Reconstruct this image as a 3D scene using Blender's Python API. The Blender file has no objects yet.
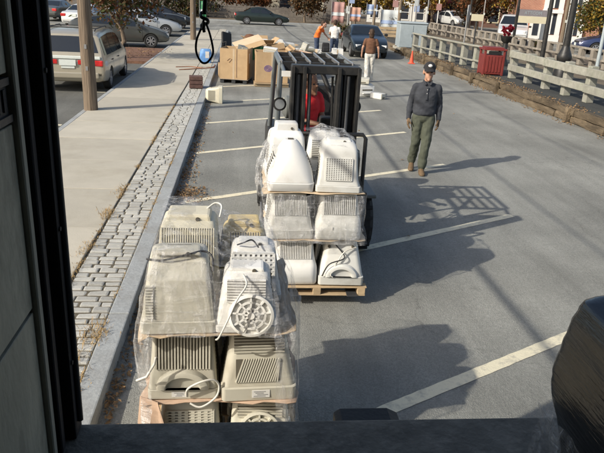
import bpy, bmesh, math, random
import numpy as np
from mathutils import Vector, Matrix, Euler, noise as mnoise

R = random.Random(11)
S = bpy.context.scene
COL = S.collection
rad = math.radians
PI = math.pi

# ------------------------------------------------------------------ camera
cam_d = bpy.data.cameras.new('camera')
cam = bpy.data.objects.new('camera', cam_d)
COL.objects.link(cam)
rot = Matrix(((0.9949684, -0.0154705, -0.0989871), (-0.0873415, 0.3501060, -0.9326292), (0.0490842, 0.9365823, 0.3469933)))
cam.matrix_world = Matrix.Translation((0, 0, 2.75)) @ rot.to_4x4()
cam_d.sensor_width = 36
cam_d.lens = 37.55
cam_d.clip_start = 0.05
cam_d.clip_end = 1000
S.camera = cam

# ------------------------------------------------------------------ sky and sun
SUN_EL, SUN_AZ = rad(34), rad(209.5)          # direction towards the sun, counter-clockwise from +X
world = bpy.data.worlds.new('World')
S.world = world
world.use_nodes = True
wn = world.node_tree
bg = wn.nodes['Background']
sky = wn.nodes.new('ShaderNodeTexSky')
sky.sky_type = 'NISHITA'
sky.sun_disc = False
sky.sun_elevation = SUN_EL
sky.sun_rotation = PI / 2 - SUN_AZ
sky.air_density = 1.0
sky.dust_density = 2.5
sky.ozone_density = 0.0
wn.links.new(sky.outputs[0], bg.inputs[0])
bg.inputs[1].default_value = 0.122
sun_d = bpy.data.lights.new('sun', 'SUN')
sun_d.energy = 3.45
sun_d.angle = rad(0.6)
sun_d.color = (1.0, 0.935, 0.82)
sun = bpy.data.objects.new('sun', sun_d)
COL.objects.link(sun)
sd = Vector((math.cos(SUN_EL) * math.cos(SUN_AZ), math.cos(SUN_EL) * math.sin(SUN_AZ), math.sin(SUN_EL)))
sun.rotation_euler = sd.to_track_quat('Z', 'Y').to_euler()
sun.location = sd * 60
S.view_settings.view_transform = 'Standard'
S.view_settings.look = 'None'
S.view_settings.gamma = 1
S.view_settings.exposure = 0.45

# ------------------------------------------------------------------ materials
def nd(nt, t, **kw):
    n = nt.nodes.new(t)
    for k, v in kw.items():
        setattr(n, k, v)
    return n

def rgb(c, k=1.0):
    return (max(0, min(1, c[0] * k)), max(0, min(1, c[1] * k)), max(0, min(1, c[2] * k)), 1)

MATS = {}
def M(name, col, rough=0.8, var=0.18, scale=6.0, bump=0.15, bscale=60.0, metal=0.0, spec=0.4, rnd=0.0,
      dirt=None, dscale=2.5, damt=0.5, coat=0.0, stretch=None, bdist=0.01, two_tone=None):
    """Procedural principled material: tone noise, fine bump, optional dirt patches and per-piece tint."""
    if name in MATS:
        return MATS[name]
    m = bpy.data.materials.new(name)
    m.use_nodes = True
    nt = m.node_tree
    b = nt.nodes['Principled BSDF']
    L = nt.links.new
    tc = nd(nt, 'ShaderNodeTexCoord')
    src = tc.outputs['Object']
    if rnd > 0:
        oi = nd(nt, 'ShaderNodeObjectInfo')
        off = nd(nt, 'ShaderNodeVectorMath', operation='ADD')
        sc = nd(nt, 'ShaderNodeVectorMath', operation='SCALE')
        cx = nd(nt, 'ShaderNodeCombineXYZ')
        L(oi.outputs['Random'], cx.inputs[0]); L(oi.outputs['Random'], cx.inputs[1])
        L(cx.outputs[0], sc.inputs[0]); sc.inputs['Scale'].default_value = 37.0
        L(src, off.inputs[0]); L(sc.outputs[0], off.inputs[1])
        src = off.outputs[0]
    if stretch:
        mp = nd(nt, 'ShaderNodeMapping')
        mp.inputs['Scale'].default_value = stretch
        L(src, mp.inputs[0]); src = mp.outputs[0]
    n1 = nd(nt, 'ShaderNodeTexNoise')
    n1.inputs['Scale'].default_value = scale
    n1.inputs['Detail'].default_value = 5
    n1.inputs['Roughness'].default_value = 0.65
    L(src, n1.inputs['Vector'])
    cr = nd(nt, 'ShaderNodeValToRGB')
    cr.color_ramp.elements[0].position = 0.3
    cr.color_ramp.elements[1].position = 0.7
    cr.color_ramp.elements[0].color = rgb(col, 1 - var)
    cr.color_ramp.elements[1].color = rgb(two_tone if two_tone else col, 1 + (0 if two_tone else var))
    L(n1.outputs['Fac'], cr.inputs[0])
    out = cr.outputs[0]
    if dirt:
        n3 = nd(nt, 'ShaderNodeTexNoise')
        n3.inputs['Scale'].default_value = dscale
        n3.inputs['Detail'].default_value = 8
        n3.inputs['Roughness'].default_value = 0.7
        L(src, n3.inputs['Vector'])
        r3 = nd(nt, 'ShaderNodeValToRGB')
        r3.color_ramp.elements[0].position = 0.48
        r3.color_ramp.elements[1].position = 0.72
        r3.color_ramp.elements[0].color = (0, 0, 0, 1)
        r3.color_ramp.elements[1].color = (damt, damt, damt, 1)
        L(n3.outputs['Fac'], r3.inputs[0])
        mx = nd(nt, 'ShaderNodeMixRGB')
        L(r3.outputs[0], mx.inputs[0]); L(out, mx.inputs[1]); mx.inputs[2].default_value = rgb(dirt)
        out = mx.outputs[0]
    if rnd > 0:
        mr = nd(nt, 'ShaderNodeMapRange')
        mr.inputs[3].default_value = 1 - rnd
        mr.inputs[4].default_value = 1 + rnd
        L(oi.outputs['Random'], mr.inputs[0])
        hv = nd(nt, 'ShaderNodeHueSaturation')
        L(mr.outputs[0], hv.inputs['Value']); L(out, hv.inputs['Color'])
        out = hv.outputs[0]
    L(out, b.inputs['Base Color'])
    b.inputs['Roughness'].default_value = rough
    b.inputs['Metallic'].default_value = metal
    b.inputs['Specular IOR Level'].default_value = spec
    b.inputs['Coat Weight'].default_value = coat
    b.inputs['Coat Roughness'].default_value = 0.08
    if bump > 0:
        n2 = nd(nt, 'ShaderNodeTexNoise')
        n2.inputs['Scale'].default_value = bscale
        n2.inputs['Detail'].default_value = 4
        L(src, n2.inputs['Vector'])
        bp = nd(nt, 'ShaderNodeBump')
        bp.inputs['Strength'].default_value = bump
        bp.inputs['Distance'].default_value = bdist
        L(n2.outputs['Fac'], bp.inputs['Height'])
        L(bp.outputs[0], b.inputs['Normal'])
    MATS[name] = m
    return m

def asphalt(name, base, warm=1.0, patch=0.22, speck=0.5):
    m = bpy.data.materials.new(name)
    m.use_nodes = True
    nt = m.node_tree
    b = nt.nodes['Principled BSDF']
    L = nt.links.new
    tc = nd(nt, 'ShaderNodeTexCoord')
    def noise(sc, det=6, ro=0.6, vec=None):
        n = nd(nt, 'ShaderNodeTexNoise')
        n.inputs['Scale'].default_value = sc
        n.inputs['Detail'].default_value = det
        n.inputs['Roughness'].default_value = ro
        L(vec or tc.outputs['Object'], n.inputs['Vector'])
        return n.outputs['Fac']
    def ramp(f, p0, p1, a, c):
        r = nd(nt, 'ShaderNodeValToRGB')
        r.color_ramp.elements[0].position = p0
        r.color_ramp.elements[1].position = p1
        r.color_ramp.elements[0].color = (a, a, a, 1)
        r.color_ramp.elements[1].color = (c, c, c, 1)
        L(f, r.inputs[0])
        return r.outputs[0]
    def mul(a, c):
        x = nd(nt, 'ShaderNodeMixRGB', blend_type='MULTIPLY')
        x.inputs[0].default_value = 1
        L(a, x.inputs[1]); L(c, x.inputs[2])
        return x.outputs[0]
    base_n = nd(nt, 'ShaderNodeRGB')
    base_n.outputs[0].default_value = (base * warm, base * 1.0, base * 0.90 / warm, 1)
    o = mul(base_n.outputs[0], ramp(noise(0.45, 8, 0.62), 0.35, 0.65, 1 - patch, 1 + patch * 0.6))
    mp = nd(nt, 'ShaderNodeMapping')
    mp.inputs['Scale'].default_value = (2.2, 0.16, 1)      # tyre-worn streaks along the lanes
    L(tc.outputs['Object'], mp.inputs[0])
    o = mul(o, ramp(noise(1.0, 5, 0.6, mp.outputs[0]), 0.35, 0.7, 0.80, 1.10))
    v = nd(nt, 'ShaderNodeTexVoronoi')
    v.inputs['Scale'].default_value = 95
    L(tc.outputs['Object'], v.inputs['Vector'])
    o = mul(o, ramp(v.outputs['Color'], 0.05, 0.95, 1 - speck * 0.75, 1 + speck * 0.75))
    o = mul(o, ramp(noise(28, 3, 0.7), 0.3, 0.7, 0.90, 1.09))
    # wandering cracks
    wv = nd(nt, 'ShaderNodeTexVoronoi', feature='DISTANCE_TO_EDGE')
    wv.inputs['Scale'].default_value = 0.33
    ns = nd(nt, 'ShaderNodeTexNoise')
    ns.inputs['Scale'].default_value = 1.3
    ns.inputs['Detail'].default_value = 6
    L(tc.outputs['Object'], ns.inputs['Vector'])
    ad = nd(nt, 'ShaderNodeVectorMath', operation='ADD')
    L(tc.outputs['Object'], ad.inputs[0]); L(ns.outputs['Color'], ad.inputs[1])
    L(ad.outputs[0], wv.inputs['Vector'])
    o = mul(o, ramp(wv.outputs['Distance'], 0.0, 0.004, 0.80, 1.0))
    # oil drips
    dv = nd(nt, 'ShaderNodeTexVoronoi')
    dv.inputs['Scale'].default_value = 1.1
    dv.inputs['Randomness'].default_value = 1
    L(tc.outputs['Object'], dv.inputs['Vector'])
    o = mul(o, ramp(dv.outputs['Distance'], 0.02, 0.07, 0.78, 1.0))
    L(o, b.inputs['Base Color'])
    b.inputs['Roughness'].default_value = 0.9
    b.inputs['Specular IOR Level'].default_value = 0.3
    bp = nd(nt, 'ShaderNodeBump')
    bp.inputs['Strength'].default_value = 0.55
    bp.inputs['Distance'].default_value = 0.006
    L(v.outputs['Distance'], bp.inputs['Height'])
    L(bp.outputs[0], b.inputs['Normal'])
    MATS[name] = m
    return m

def film_material(name, tint, amount):
    """Thin crinkled stretch wrap: see-through, with milky folds, tight pull bands and sharp glints."""
    m = bpy.data.materials.new(name)
    m.use_nodes = True
    nt = m.node_tree
    nt.nodes.clear()
    L = nt.links.new
    out = nd(nt, 'ShaderNodeOutputMaterial')
    tc = nd(nt, 'ShaderNodeTexCoord')
    def layer(scale, rot, ns, dist, p0, p1, v0, v1):
        mp = nd(nt, 'ShaderNodeMapping')
        mp.inputs['Scale'].default_value = scale
        mp.inputs['Rotation'].default_value = rot
        L(tc.outputs['Object'], mp.inputs[0])
        n = nd(nt, 'ShaderNodeTexNoise')
        n.inputs['Scale'].default_value = ns
        n.inputs['Detail'].default_value = 6
        n.inputs['Roughness'].default_value = 0.62
        n.inputs['Distortion'].default_value = dist
        L(mp.outputs[0], n.inputs['Vector'])
        r = nd(nt, 'ShaderNodeValToRGB')
        r.color_ramp.elements[0].position = p0
        r.color_ramp.elements[1].position = p1
        r.color_ramp.elements[0].color = (v0, v0, v0, 1)
        r.color_ramp.elements[1].color = (v1, v1, v1, 1)
        L(n.outputs['Fac'], r.inputs[0])
        return n.outputs['Fac'], r.outputs[0]
    f1, c1 = layer((4, 4, 1.2), (0.35, 0.2, 0.5), 3.0, 1.6, 0.45, 0.72, amount * 0.18, min(1, amount * 1.9))
    f2, c2 = layer((1.0, 1.0, 9.0), (0.12, -0.16, 0.1), 3.2, 0.7, 0.56, 0.68, 0.0, min(1, amount * 1.5))
    mxx = nd(nt, 'ShaderNodeMixRGB', blend_type='LIGHTEN')
    mxx.inputs[0].default_value = 1
    L(c1, mxx.inputs[1]); L(c2, mxx.inputs[2])
    sm = nd(nt, 'ShaderNodeMath', operation='ADD')
    L(f1, sm.inputs[0]); L(f2, sm.inputs[1])
    bp = nd(nt, 'ShaderNodeBump')
    bp.inputs['Strength'].default_value = 1.0
    bp.inputs['Distance'].default_value = 0.04
    L(sm.outputs[0], bp.inputs['Height'])
    tr = nd(nt, 'ShaderNodeBsdfTransparent')
    tr.inputs[0].default_value = (0.97, 0.97, 0.97, 1)
    p = nd(nt, 'ShaderNodeBsdfPrincipled')
    p.inputs['Base Color'].default_value = rgb(tint)
    p.inputs['Roughness'].default_value = 0.16
    p.inputs['Specular IOR Level'].default_value = 0.9
    L(bp.outputs[0], p.inputs['Normal'])
    gl = nd(nt, 'ShaderNodeBsdfGlossy')
    gl.inputs['Roughness'].default_value = 0.14
    L(bp.outputs[0], gl.inputs['Normal'])
    mx = nd(nt, 'ShaderNodeMixShader')
    L(mxx.outputs[0], mx.inputs[0]); L(tr.outputs[0], mx.inputs[1]); L(p.outputs[0], mx.inputs[2])
    mg = nd(nt, 'ShaderNodeMixShader')
    mg.inputs[0].default_value = 0.06
    L(mx.outputs[0], mg.inputs[1]); L(gl.outputs[0], mg.inputs[2])
    L(mg.outputs[0], out.inputs[0])
    MATS[name] = m
    return m

def leaf_material(name, c0, c1):
    m = bpy.data.materials.new(name)
    m.use_nodes = True
    nt = m.node_tree
    b = nt.nodes['Principled BSDF']
    L = nt.links.new
    g = nd(nt, 'ShaderNodeNewGeometry')
    r = nd(nt, 'ShaderNodeValToRGB')
    r.color_ramp.elements[0].color = rgb(c0)
    r.color_ramp.elements[1].color = rgb(c1)
    L(g.outputs['Random Per Island'], r.inputs[0])
    L(r.outputs[0], b.inputs['Base Color'])
    b.inputs['Roughness'].default_value = 0.65
    b.inputs['Specular IOR Level'].default_value = 0.25
    t = nd(nt, 'ShaderNodeBsdfTranslucent')
    L(r.outputs[0], t.inputs[0])
    mx = nd(nt, 'ShaderNodeMixShader')
    mx.inputs[0].default_value = 0.3
    L(b.outputs[0], mx.inputs[1]); L(t.outputs[0], mx.inputs[2])
    L(mx.outputs[0], nt.nodes['Material Output'].inputs[0])
    MATS[name] = m
    return m

def brick_material(name, c0, c1, mortar, scale=1.0):
    m = bpy.data.materials.new(name)
    m.use_nodes = True
    nt = m.node_tree
    b = nt.nodes['Principled BSDF']
    L = nt.links.new
    tc = nd(nt, 'ShaderNodeTexCoord')
    mp = nd(nt, 'ShaderNodeMapping')
    mp.inputs['Rotation'].default_value = (rad(90), 0, 0)
    L(tc.outputs['Object'], mp.inputs[0])
    k = nd(nt, 'ShaderNodeTexBrick')
    k.inputs['Color1'].default_value = rgb(c0)
    k.inputs['Color2'].default_value = rgb(c1)
    k.inputs['Mortar'].default_value = rgb(mortar)
    k.inputs['Scale'].default_value = scale
    k.inputs['Brick Width'].default_value = 0.22
    k.inputs['Row Height'].default_value = 0.075
    k.inputs['Mortar Size'].default_value = 0.008
    L(mp.outputs[0], k.inputs['Vector'])
    n = nd(nt, 'ShaderNodeTexNoise')
    n.inputs['Scale'].default_value = 0.8
    n.inputs['Detail'].default_value = 5
    L(tc.outputs['Object'], n.inputs['Vector'])
    mx = nd(nt, 'ShaderNodeMixRGB', blend_type='OVERLAY')
    mx.inputs[0].default_value = 0.4
    L(k.outputs[0], mx.inputs[1]); L(n.outputs['Fac'], mx.inputs[2])
    L(mx.outputs[0], b.inputs['Base Color'])
    b.inputs['Roughness'].default_value = 0.9
    MATS[name] = m
    return m

ASPHALT = asphalt('asphalt', 0.24, 1.0, 0.24, 0.24)
ASPHALT_DARK = asphalt('asphalt_dark', 0.13, 1.0, 0.2, 0.26)
ASPHALT_PATH = asphalt('asphalt_path', 0.06, 0.97, 0.15, 0.3)
M('earth', (0.13, 0.10, 0.07), 0.95, 0.35, 1.5, 0.6, 30, dirt=(0.09, 0.10, 0.04), dscale=0.6)
M('mulch', (0.16, 0.085, 0.055), 0.95, 0.4, 14, 0.9, 50)
M('concrete_walk', (0.42, 0.39, 0.32), 0.92, 0.09, 1.2, 0.25, 90, dirt=(0.27, 0.24, 0.175), dscale=1.1, damt=0.45, rnd=0.07)
M('granite_kerb', (0.30, 0.315, 0.315), 0.8, 0.16, 35, 0.35, 45, dirt=(0.17, 0.16, 0.14), dscale=2.2, damt=0.5, rnd=0.07)
M('cobble_stone', (0.41, 0.405, 0.37), 0.85, 0.2, 22, 0.5, 30, dirt=(0.19, 0.165, 0.13), dscale=6, damt=0.4, rnd=0.16)
M('joint_sand', (0.105, 0.09, 0.062), 0.95, 0.3, 20, 0.6, 60)
M('line_paint', (0.70, 0.64, 0.47), 0.85, 0.12, 9, 0.4, 60, dirt=(0.24, 0.23, 0.20), dscale=9.0, damt=0.85)
M('timber_bank', (0.125, 0.095, 0.060), 0.95, 0.6, 3.0, 0.9, 18, dirt=(0.05, 0.035, 0.02), dscale=4, damt=0.9, rnd=0.2, stretch=(1, 0.25, 1), bdist=0.03)
M('fence_wood', (0.265, 0.26, 0.222), 0.9, 0.2, 7, 0.5, 40, dirt=(0.20, 0.22, 0.15), dscale=3, damt=0.6, rnd=0.1, stretch=(1, 0.3, 1))
M('grey_wood', (0.24, 0.215, 0.18), 0.92, 0.3, 9, 0.6, 30, rnd=0.12, stretch=(1, 1, 0.12), dirt=(0.12, 0.10, 0.08), dscale=4)
M('pole_wood', (0.18, 0.138, 0.098), 0.92, 0.5, 22, 1.0, 30, stretch=(1, 1, 0.05), dirt=(0.07, 0.05, 0.035), dscale=9, damt=0.8, bdist=0.02)
M('pallet_wood', (0.39, 0.29, 0.175), 0.85, 0.2, 12, 0.4, 50, rnd=0.15, stretch=(0.3, 1, 1))
M('cardboard', (0.41, 0.285, 0.16), 0.85, 0.1, 4, 0.15, 60, rnd=0.1, dirt=(0.33, 0.2, 0.1), dscale=2.5, damt=0.4)
M('cardboard_pale', (0.50, 0.39, 0.265), 0.85, 0.08, 4, 0.15, 60, rnd=0.08)
M('cardboard_pink', (0.47, 0.335, 0.24), 0.8, 0.1, 4, 0.15, 60, dirt=(0.4, 0.24, 0.15), damt=0.4)
M('plastic_beige', (0.53, 0.51, 0.425), 0.5, 0.05, 5, 0.06, 300, dirt=(0.36, 0.31, 0.22), dscale=3.2, damt=0.6, rnd=0.07)
M('plastic_putty', (0.47, 0.45, 0.375), 0.5, 0.05, 5, 0.06, 300, dirt=(0.30, 0.26, 0.19), dscale=3.2, damt=0.6, rnd=0.07)
M('plastic_cream', (0.60, 0.565, 0.44), 0.5, 0.05, 5, 0.06, 300, dirt=(0.42, 0.36, 0.25), dscale=3.2, damt=0.6, rnd=0.07)
M('plastic_yellowed', (0.60, 0.475, 0.235), 0.5, 0.06, 5, 0.06, 300, rnd=0.07)
M('plastic_white', (0.72, 0.715, 0.68), 0.45, 0.04, 5, 0.06, 300, dirt=(0.5, 0.46, 0.37), dscale=3.2, damt=0.6, rnd=0.07)
M('plastic_grey', (0.60, 0.60, 0.565), 0.5, 0.05, 5, 0.06, 300, dirt=(0.36, 0.33, 0.27), dscale=3.2, damt=0.6, rnd=0.07)
M('vent_dark', (0.09, 0.08, 0.06), 0.8, 0.1, 10, 0)
M('label_paper', (0.66, 0.65, 0.62), 0.6, 0.04, 20, 0)
M('ink', (0.05, 0.05, 0.06), 0.7, 0.1, 20, 0)
M('ink_purple', (0.12, 0.07, 0.25), 0.7, 0.1, 20, 0)
M('cable_black', (0.02, 0.02, 0.022), 0.45, 0.1, 20, 0)
M('cable_white', (0.62, 0.60, 0.54), 0.5, 0.06, 20, 0)
M('black_paint', (0.018, 0.018, 0.018), 0.45, 0.25, 8, 0.1, 80, dirt=(0.08, 0.07, 0.055), dscale=5, damt=0.4)
M('dark_metal', (0.05, 0.052, 0.055), 0.45, 0.2, 8, 0.1, 80, metal=0.3)
M('steel', (0.42, 0.42, 0.42), 0.38, 0.15, 12, 0.1, 80, metal=0.8)
M('grey_paint', (0.13, 0.14, 0.135), 0.5, 0.15, 6, 0.08, 80, dirt=(0.07, 0.06, 0.05), dscale=3, damt=0.5)
M('guard_paint', (0.11, 0.125, 0.13), 0.4, 0.15, 6, 0.05, 80, spec=0.6)
M('tyre', (0.022, 0.022, 0.022), 0.85, 0.2, 20, 0.3, 60)
M('rim', (0.42, 0.42, 0.43), 0.35, 0.08, 10, 0, metal=0.7)
M('lamp_glass', (0.62, 0.63, 0.62), 0.1, 0.05, 10, 0, spec=0.8)
M('tail_red', (0.5, 0.02, 0.02), 0.2, 0.1, 10, 0, spec=0.7)
M('plate_white', (0.62, 0.66, 0.62), 0.5, 0.05, 20, 0)
M('car_glass', (0.012, 0.015, 0.018), 0.06, 0.05, 3, 0, spec=0.9)
M('trim_black', (0.02, 0.02, 0.02), 0.55, 0.1, 10, 0)
M('window_glass', (0.03, 0.035, 0.045), 0.08, 0.2, 0.7, 0, spec=0.8)
M('white_trim', (0.66, 0.655, 0.62), 0.7, 0.06, 3, 0.1, 40)
M('skin', (0.44, 0.245, 0.165), 0.55, 0.08, 14, 0.05, 120)
M('skin_dark', (0.20, 0.105, 0.065), 0.55, 0.08, 14, 0.05, 120)
M('hair_brown', (0.045, 0.025, 0.014), 0.7, 0.3, 40, 0.5, 90)
M('leather', (0.13, 0.085, 0.045), 0.75, 0.25, 14, 0.3, 60)
def cloth(n, c):
    return M(n, c, 0.9, 0.16, 9, 0.35, 120, dirt=tuple(x * 0.6 for x in c), dscale=5, damt=0.3)
cloth('navy_cloth', (0.042, 0.046, 0.055)); cloth('olive_cloth', (0.078, 0.086, 0.062)); cloth('red_cloth', (0.62, 0.025, 0.03))
cloth('orange_cloth', (0.85, 0.17, 0.03)); cloth('white_cloth', (0.68, 0.66, 0.63)); cloth('brown_cloth', (0.13, 0.062, 0.035))
cloth('blue_denim', (0.05, 0.07, 0.12)); cloth('pale_cloth', (0.56, 0.54, 0.49)); cloth('black_cloth', (0.02, 0.02, 0.022))
FILM = film_material('stretch_film_clear', (0.84, 0.84, 0.85), 0.22)
FILM2 = film_material('stretch_film_milky', (0.82, 0.82, 0.81), 0.36)
M('wall_ply', (0.42, 0.405, 0.32), 0.75, 0.22, 3, 0.35, 35, dirt=(0.12, 0.11, 0.085), dscale=3.5, damt=0.8, stretch=(1, 1, 0.45))
M('wall_strip', (0.36, 0.35, 0.29), 0.8, 0.4, 5, 0.6, 30, dirt=(0.05, 0.045, 0.04), dscale=5, damt=0.9, stretch=(1, 1, 0.2))
M('jamb_dark', (0.016, 0.015, 0.018), 0.75, 0.4, 8, 0.4, 40, dirt=(0.05, 0.045, 0.045), dscale=6, damt=0.5, stretch=(1, 1, 0.2))
M('bed_steel', (0.14, 0.13, 0.108), 0.8, 0.35, 5, 0.6, 30, dirt=(0.34, 0.31, 0.26), dscale=14, damt=0.45)
M('rubber', (0.012, 0.012, 0.012), 0.6, 0.2, 10, 0.2, 60)
M('bin_red', (0.17, 0.028, 0.024), 0.5, 0.14, 5, 0.08, 60)
M('cone_orange', (0.70, 0.10, 0.05), 0.6, 0.1, 5, 0)
M('cabinet_grey', (0.33, 0.38, 0.40), 0.5, 0.08, 3, 0.05, 40, dirt=(0.2, 0.22, 0.22), damt=0.3)
M('sign_cream', (0.66, 0.60, 0.42), 0.6, 0.05, 4, 0)
M('sign_grey', (0.23, 0.21, 0.22), 0.6, 0.1, 4, 0)
M('sign_back', (0.30, 0.32, 0.33), 0.45, 0.08, 4, 0, metal=0.4)
M('bag_blue', (0.12, 0.27, 0.55), 0.4, 0.2, 10, 0.3, 40)
M('green_plastic', (0.05, 0.22, 0.10), 0.45, 0.1, 5, 0)
M('rust', (0.28, 0.11, 0.05), 0.8, 0.3, 12, 0.4, 50)
M('brick_brown', (0.10, 0.055, 0.045), 0.85, 0.3, 10, 0.4, 50)
M('dead_leaf', (0.20, 0.11, 0.055), 0.9, 0.4, 30, 0, two_tone=(0.30, 0.20, 0.10))
M('dry_grass', (0.34, 0.23, 0.10), 0.9, 0.35, 20, 0)
M('far_wood', (0.17, 0.15, 0.13), 0.92, 0.3, 6, 0.3, 30)
M('siding_tan', (0.42, 0.38, 0.29), 0.8, 0.08, 2, 0.1, 20)
M('siding_white', (0.60, 0.60, 0.57), 0.8, 0.08, 2, 0.1, 20)
M('stucco_pink', (0.46, 0.27, 0.20), 0.9, 0.12, 2, 0.2, 20)
M('roof_shingle', (0.09, 0.085, 0.085), 0.9, 0.25, 8, 0.5, 30)
BRICK = brick_material('brick_red', (0.30, 0.11, 0.065), (0.36, 0.15, 0.09), (0.33, 0.27, 0.22))
BRICK_DARK = brick_material('brick_dark', (0.13, 0.06, 0.045), (0.17, 0.08, 0.055), (0.16, 0.13, 0.11))
LEAF_RUST = leaf_material('leaf_rust', (0.075, 0.03, 0.014), (0.20, 0.075, 0.025))
LEAF_BROWN = leaf_material('leaf_brown', (0.06, 0.04, 0.018), (0.14, 0.08, 0.03))
LEAF_GREEN = leaf_material('leaf_green', (0.03, 0.045, 0.016), (0.085, 0.10, 0.03))
LEAF_YELLOW = leaf_material('leaf_yellow', (0.20, 0.13, 0.02), (0.36, 0.24, 0.04))
LEAF_DARK = leaf_material('leaf_dark', (0.022, 0.02, 0.013), (0.06, 0.045, 0.022))

def paint(name, c, rough=0.28, metal=0.25):
    return M('paint_' + name, c, rough, 0.05, 2, 0, metal=metal, spec=0.5, coat=0.6)

# ------------------------------------------------------------------ mesh helpers
class MB:
    def __init__(s):
        s.v = []; s.f = []; s.m = []
    def add(s, vs, fs, mi=0):
        o = len(s.v)
        s.v.extend([tuple(p) for p in vs])
        for f in fs:
            s.f.append(tuple(i + o for i in f)); s.m.append(mi)
        return s
    def box(s, c, d, rot=None, mi=0, top=1.0):
        hx, hy, hz = d[0] / 2, d[1] / 2, d[2] / 2
        vs = [Vector((x * hx * (top if z > 0 else 1), y * hy * (top if z > 0 else 1), z * hz)) for z in (-1, 1) for y in (-1, 1) for x in (-1, 1)]
        if rot is not None:
            q = rot if isinstance(rot, Matrix) else Euler(rot).to_matrix()
            vs = [q @ p for p in vs]
        c = Vector(c)
        return s.add([p + c for p in vs], [(0, 2, 3, 1), (4, 5, 7, 6), (0, 1, 5, 4), (2, 6, 7, 3), (0, 4, 6, 2), (1, 3, 7, 5)], mi)
    def span(s, a, b, mi=0):
        return s.box([(a[i] + b[i]) / 2 for i in range(3)], [abs(b[i] - a[i]) for i in range(3)], None, mi)
    def tube(s, pts, r, n=8, mi=0, caps=True):
        pts = [Vector(p) for p in pts]
        k = len(pts)
        rs = r if isinstance(r, (list, tuple)) else [r] * k
        up = None
        rings = []
        for i, p in enumerate(pts):
            t = (pts[min(i + 1, k - 1)] - pts[max(i - 1, 0)])
            if t.length < 1e-9: t = Vector((0, 0, 1))
            t.normalize()
            if up is None:
                up = t.orthogonal().normalized()
            else:
                up = (up - t * up.dot(t))
                up = up.normalized() if up.length > 1e-6 else t.orthogonal().normalized()
            w = t.cross(up)
            rings.append([p + (up * math.cos(2 * PI * j / n) + w * math.sin(2 * PI * j / n)) * rs[i] for j in range(n)])
        return s.loft(rings, caps, caps, mi)
    def cyl(s, p0, p1, r0, r1=None, n=12, mi=0):
        return s.tube([p0, p1], [r0, r0 if r1 is None else r1], n, mi)
    def loft(s, rings, cap0=True, cap1=True, mi=0):
        n = len(rings[0])
        vs = [p for r in rings for p in r]
        fs = []
        for i in range(len(rings) - 1):
            for j in range(n):
                a = i * n + j; b = i * n + (j + 1) % n
                fs.append((a, b, b + n, a + n))
        if cap0: fs.append(tuple(range(n - 1, -1, -1)))
        if cap1: fs.append(tuple(range((len(rings) - 1) * n, len(rings) * n)))
        return s.add(vs, fs, mi)
    def ball(s, c, r, n=10, mi=0, z0=-1.0, z1=1.0, rot=None):
        r = (r, r, r) if isinstance(r, (int, float)) else r
        rings = []
        k = max(4, n // 2 + 1)
        c = Vector(c)
        for i in range(k + 1):
            z = z0 + (z1 - z0) * i / k
            a = math.asin(max(-0.999, min(0.999, math.sin(z * PI / 2))))
            cc, zz = math.cos(a), math.sin(a)
            cc = max(cc, 0.03)
            ring = [Vector((r[0] * cc * math.cos(2 * PI * j / n), r[1] * cc * math.sin(2 * PI * j / n), r[2] * zz)) for j in range(n)]
            if rot is not None: ring = [rot @ p for p in ring]
            rings.append([c + p for p in ring])
        return s.loft(rings, True, True, mi)
    def prism(s, poly, ax, a, b, mi=0):
        """poly: 2D outline in the two axes other than ax (in xyz order), extruded from a to b."""
        def p3(q, t):
            if ax == 0: return (t, q[0], q[1])
            if ax == 1: return (q[0], t, q[1])
            return (q[0], q[1], t)
        return s.loft([[Vector(p3(q, a)) for q in poly], [Vector(p3(q, b)) for q in poly]], True, True, mi)
    def xform(s, mt):
        s.v = [tuple(mt @ Vector(p)) for p in s.v]
        return s
    def mesh(s, name, mats, smooth=None, bevel=0, seg=1):
        me = bpy.data.meshes.new(name)
        me.from_pydata(s.v, [], s.f)
        for m in (mats if isinstance(mats, (list, tuple)) else [mats]):
            me.materials.append(MATS[m] if isinstance(m, str) else m)
        if any(s.m):
            me.polygons.foreach_set('material_index', s.m)
        bm = bmesh.new()
        bm.from_mesh(me)
        bmesh.ops.recalc_face_normals(bm, faces=bm.faces)
        if bevel > 0:
            es = [e for e in bm.edges if len(e.link_faces) == 2 and e.calc_face_angle(0) > 0.6]
            bmesh.ops.bevel(bm, geom=es, offset=bevel, segments=seg, affect='EDGES', profile=0.6, clamp_overlap=True)
        bm.to_mesh(me)
        bm.free()
        if smooth:
            me.polygons.foreach_set('use_smooth', [True] * len(me.polygons))
            me.set_sharp_from_angle(angle=rad(smooth))
        me.update()
        return me
    def build(s, name, mats, parent=None, smooth=None, bevel=0, seg=1, loc=None, rz=None):
        o = bpy.data.objects.new(name, s.mesh(name, mats, smooth, bevel, seg))
        COL.objects.link(o)
        if parent is not None: o.parent = parent
        if loc is not None: o.location = loc
        if rz is not None: o.rotation_euler = (0, 0, rz) if isinstance(rz, (int, float)) else rz
        return o

def tag(o, label=None, cat=None, group=None, kind=None):
    if label: o['label'] = label
    if cat: o['category'] = cat
    if group: o['group'] = group
    if kind: o['kind'] = kind
    return o

def thing(name, label, cat, loc=(0, 0, 0), rz=0, group=None, kind=None):
    o = bpy.data.objects.new(name, None)
    o.empty_display_size = 0.2
    COL.objects.link(o)
    o.location = loc
    o.rotation_euler = (0, 0, rz) if isinstance(rz, (int, float)) else rz
    return tag(o, label, cat, group, kind)

def inst(name, me, parent=None, loc=(0, 0, 0), rot=(0, 0, 0), sc=(1, 1, 1)):
    o = bpy.data.objects.new(name, me)
    COL.objects.link(o)
    if parent is not None: o.parent = parent
    o.location = loc; o.rotation_euler = rot; o.scale = sc
    return o

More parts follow.
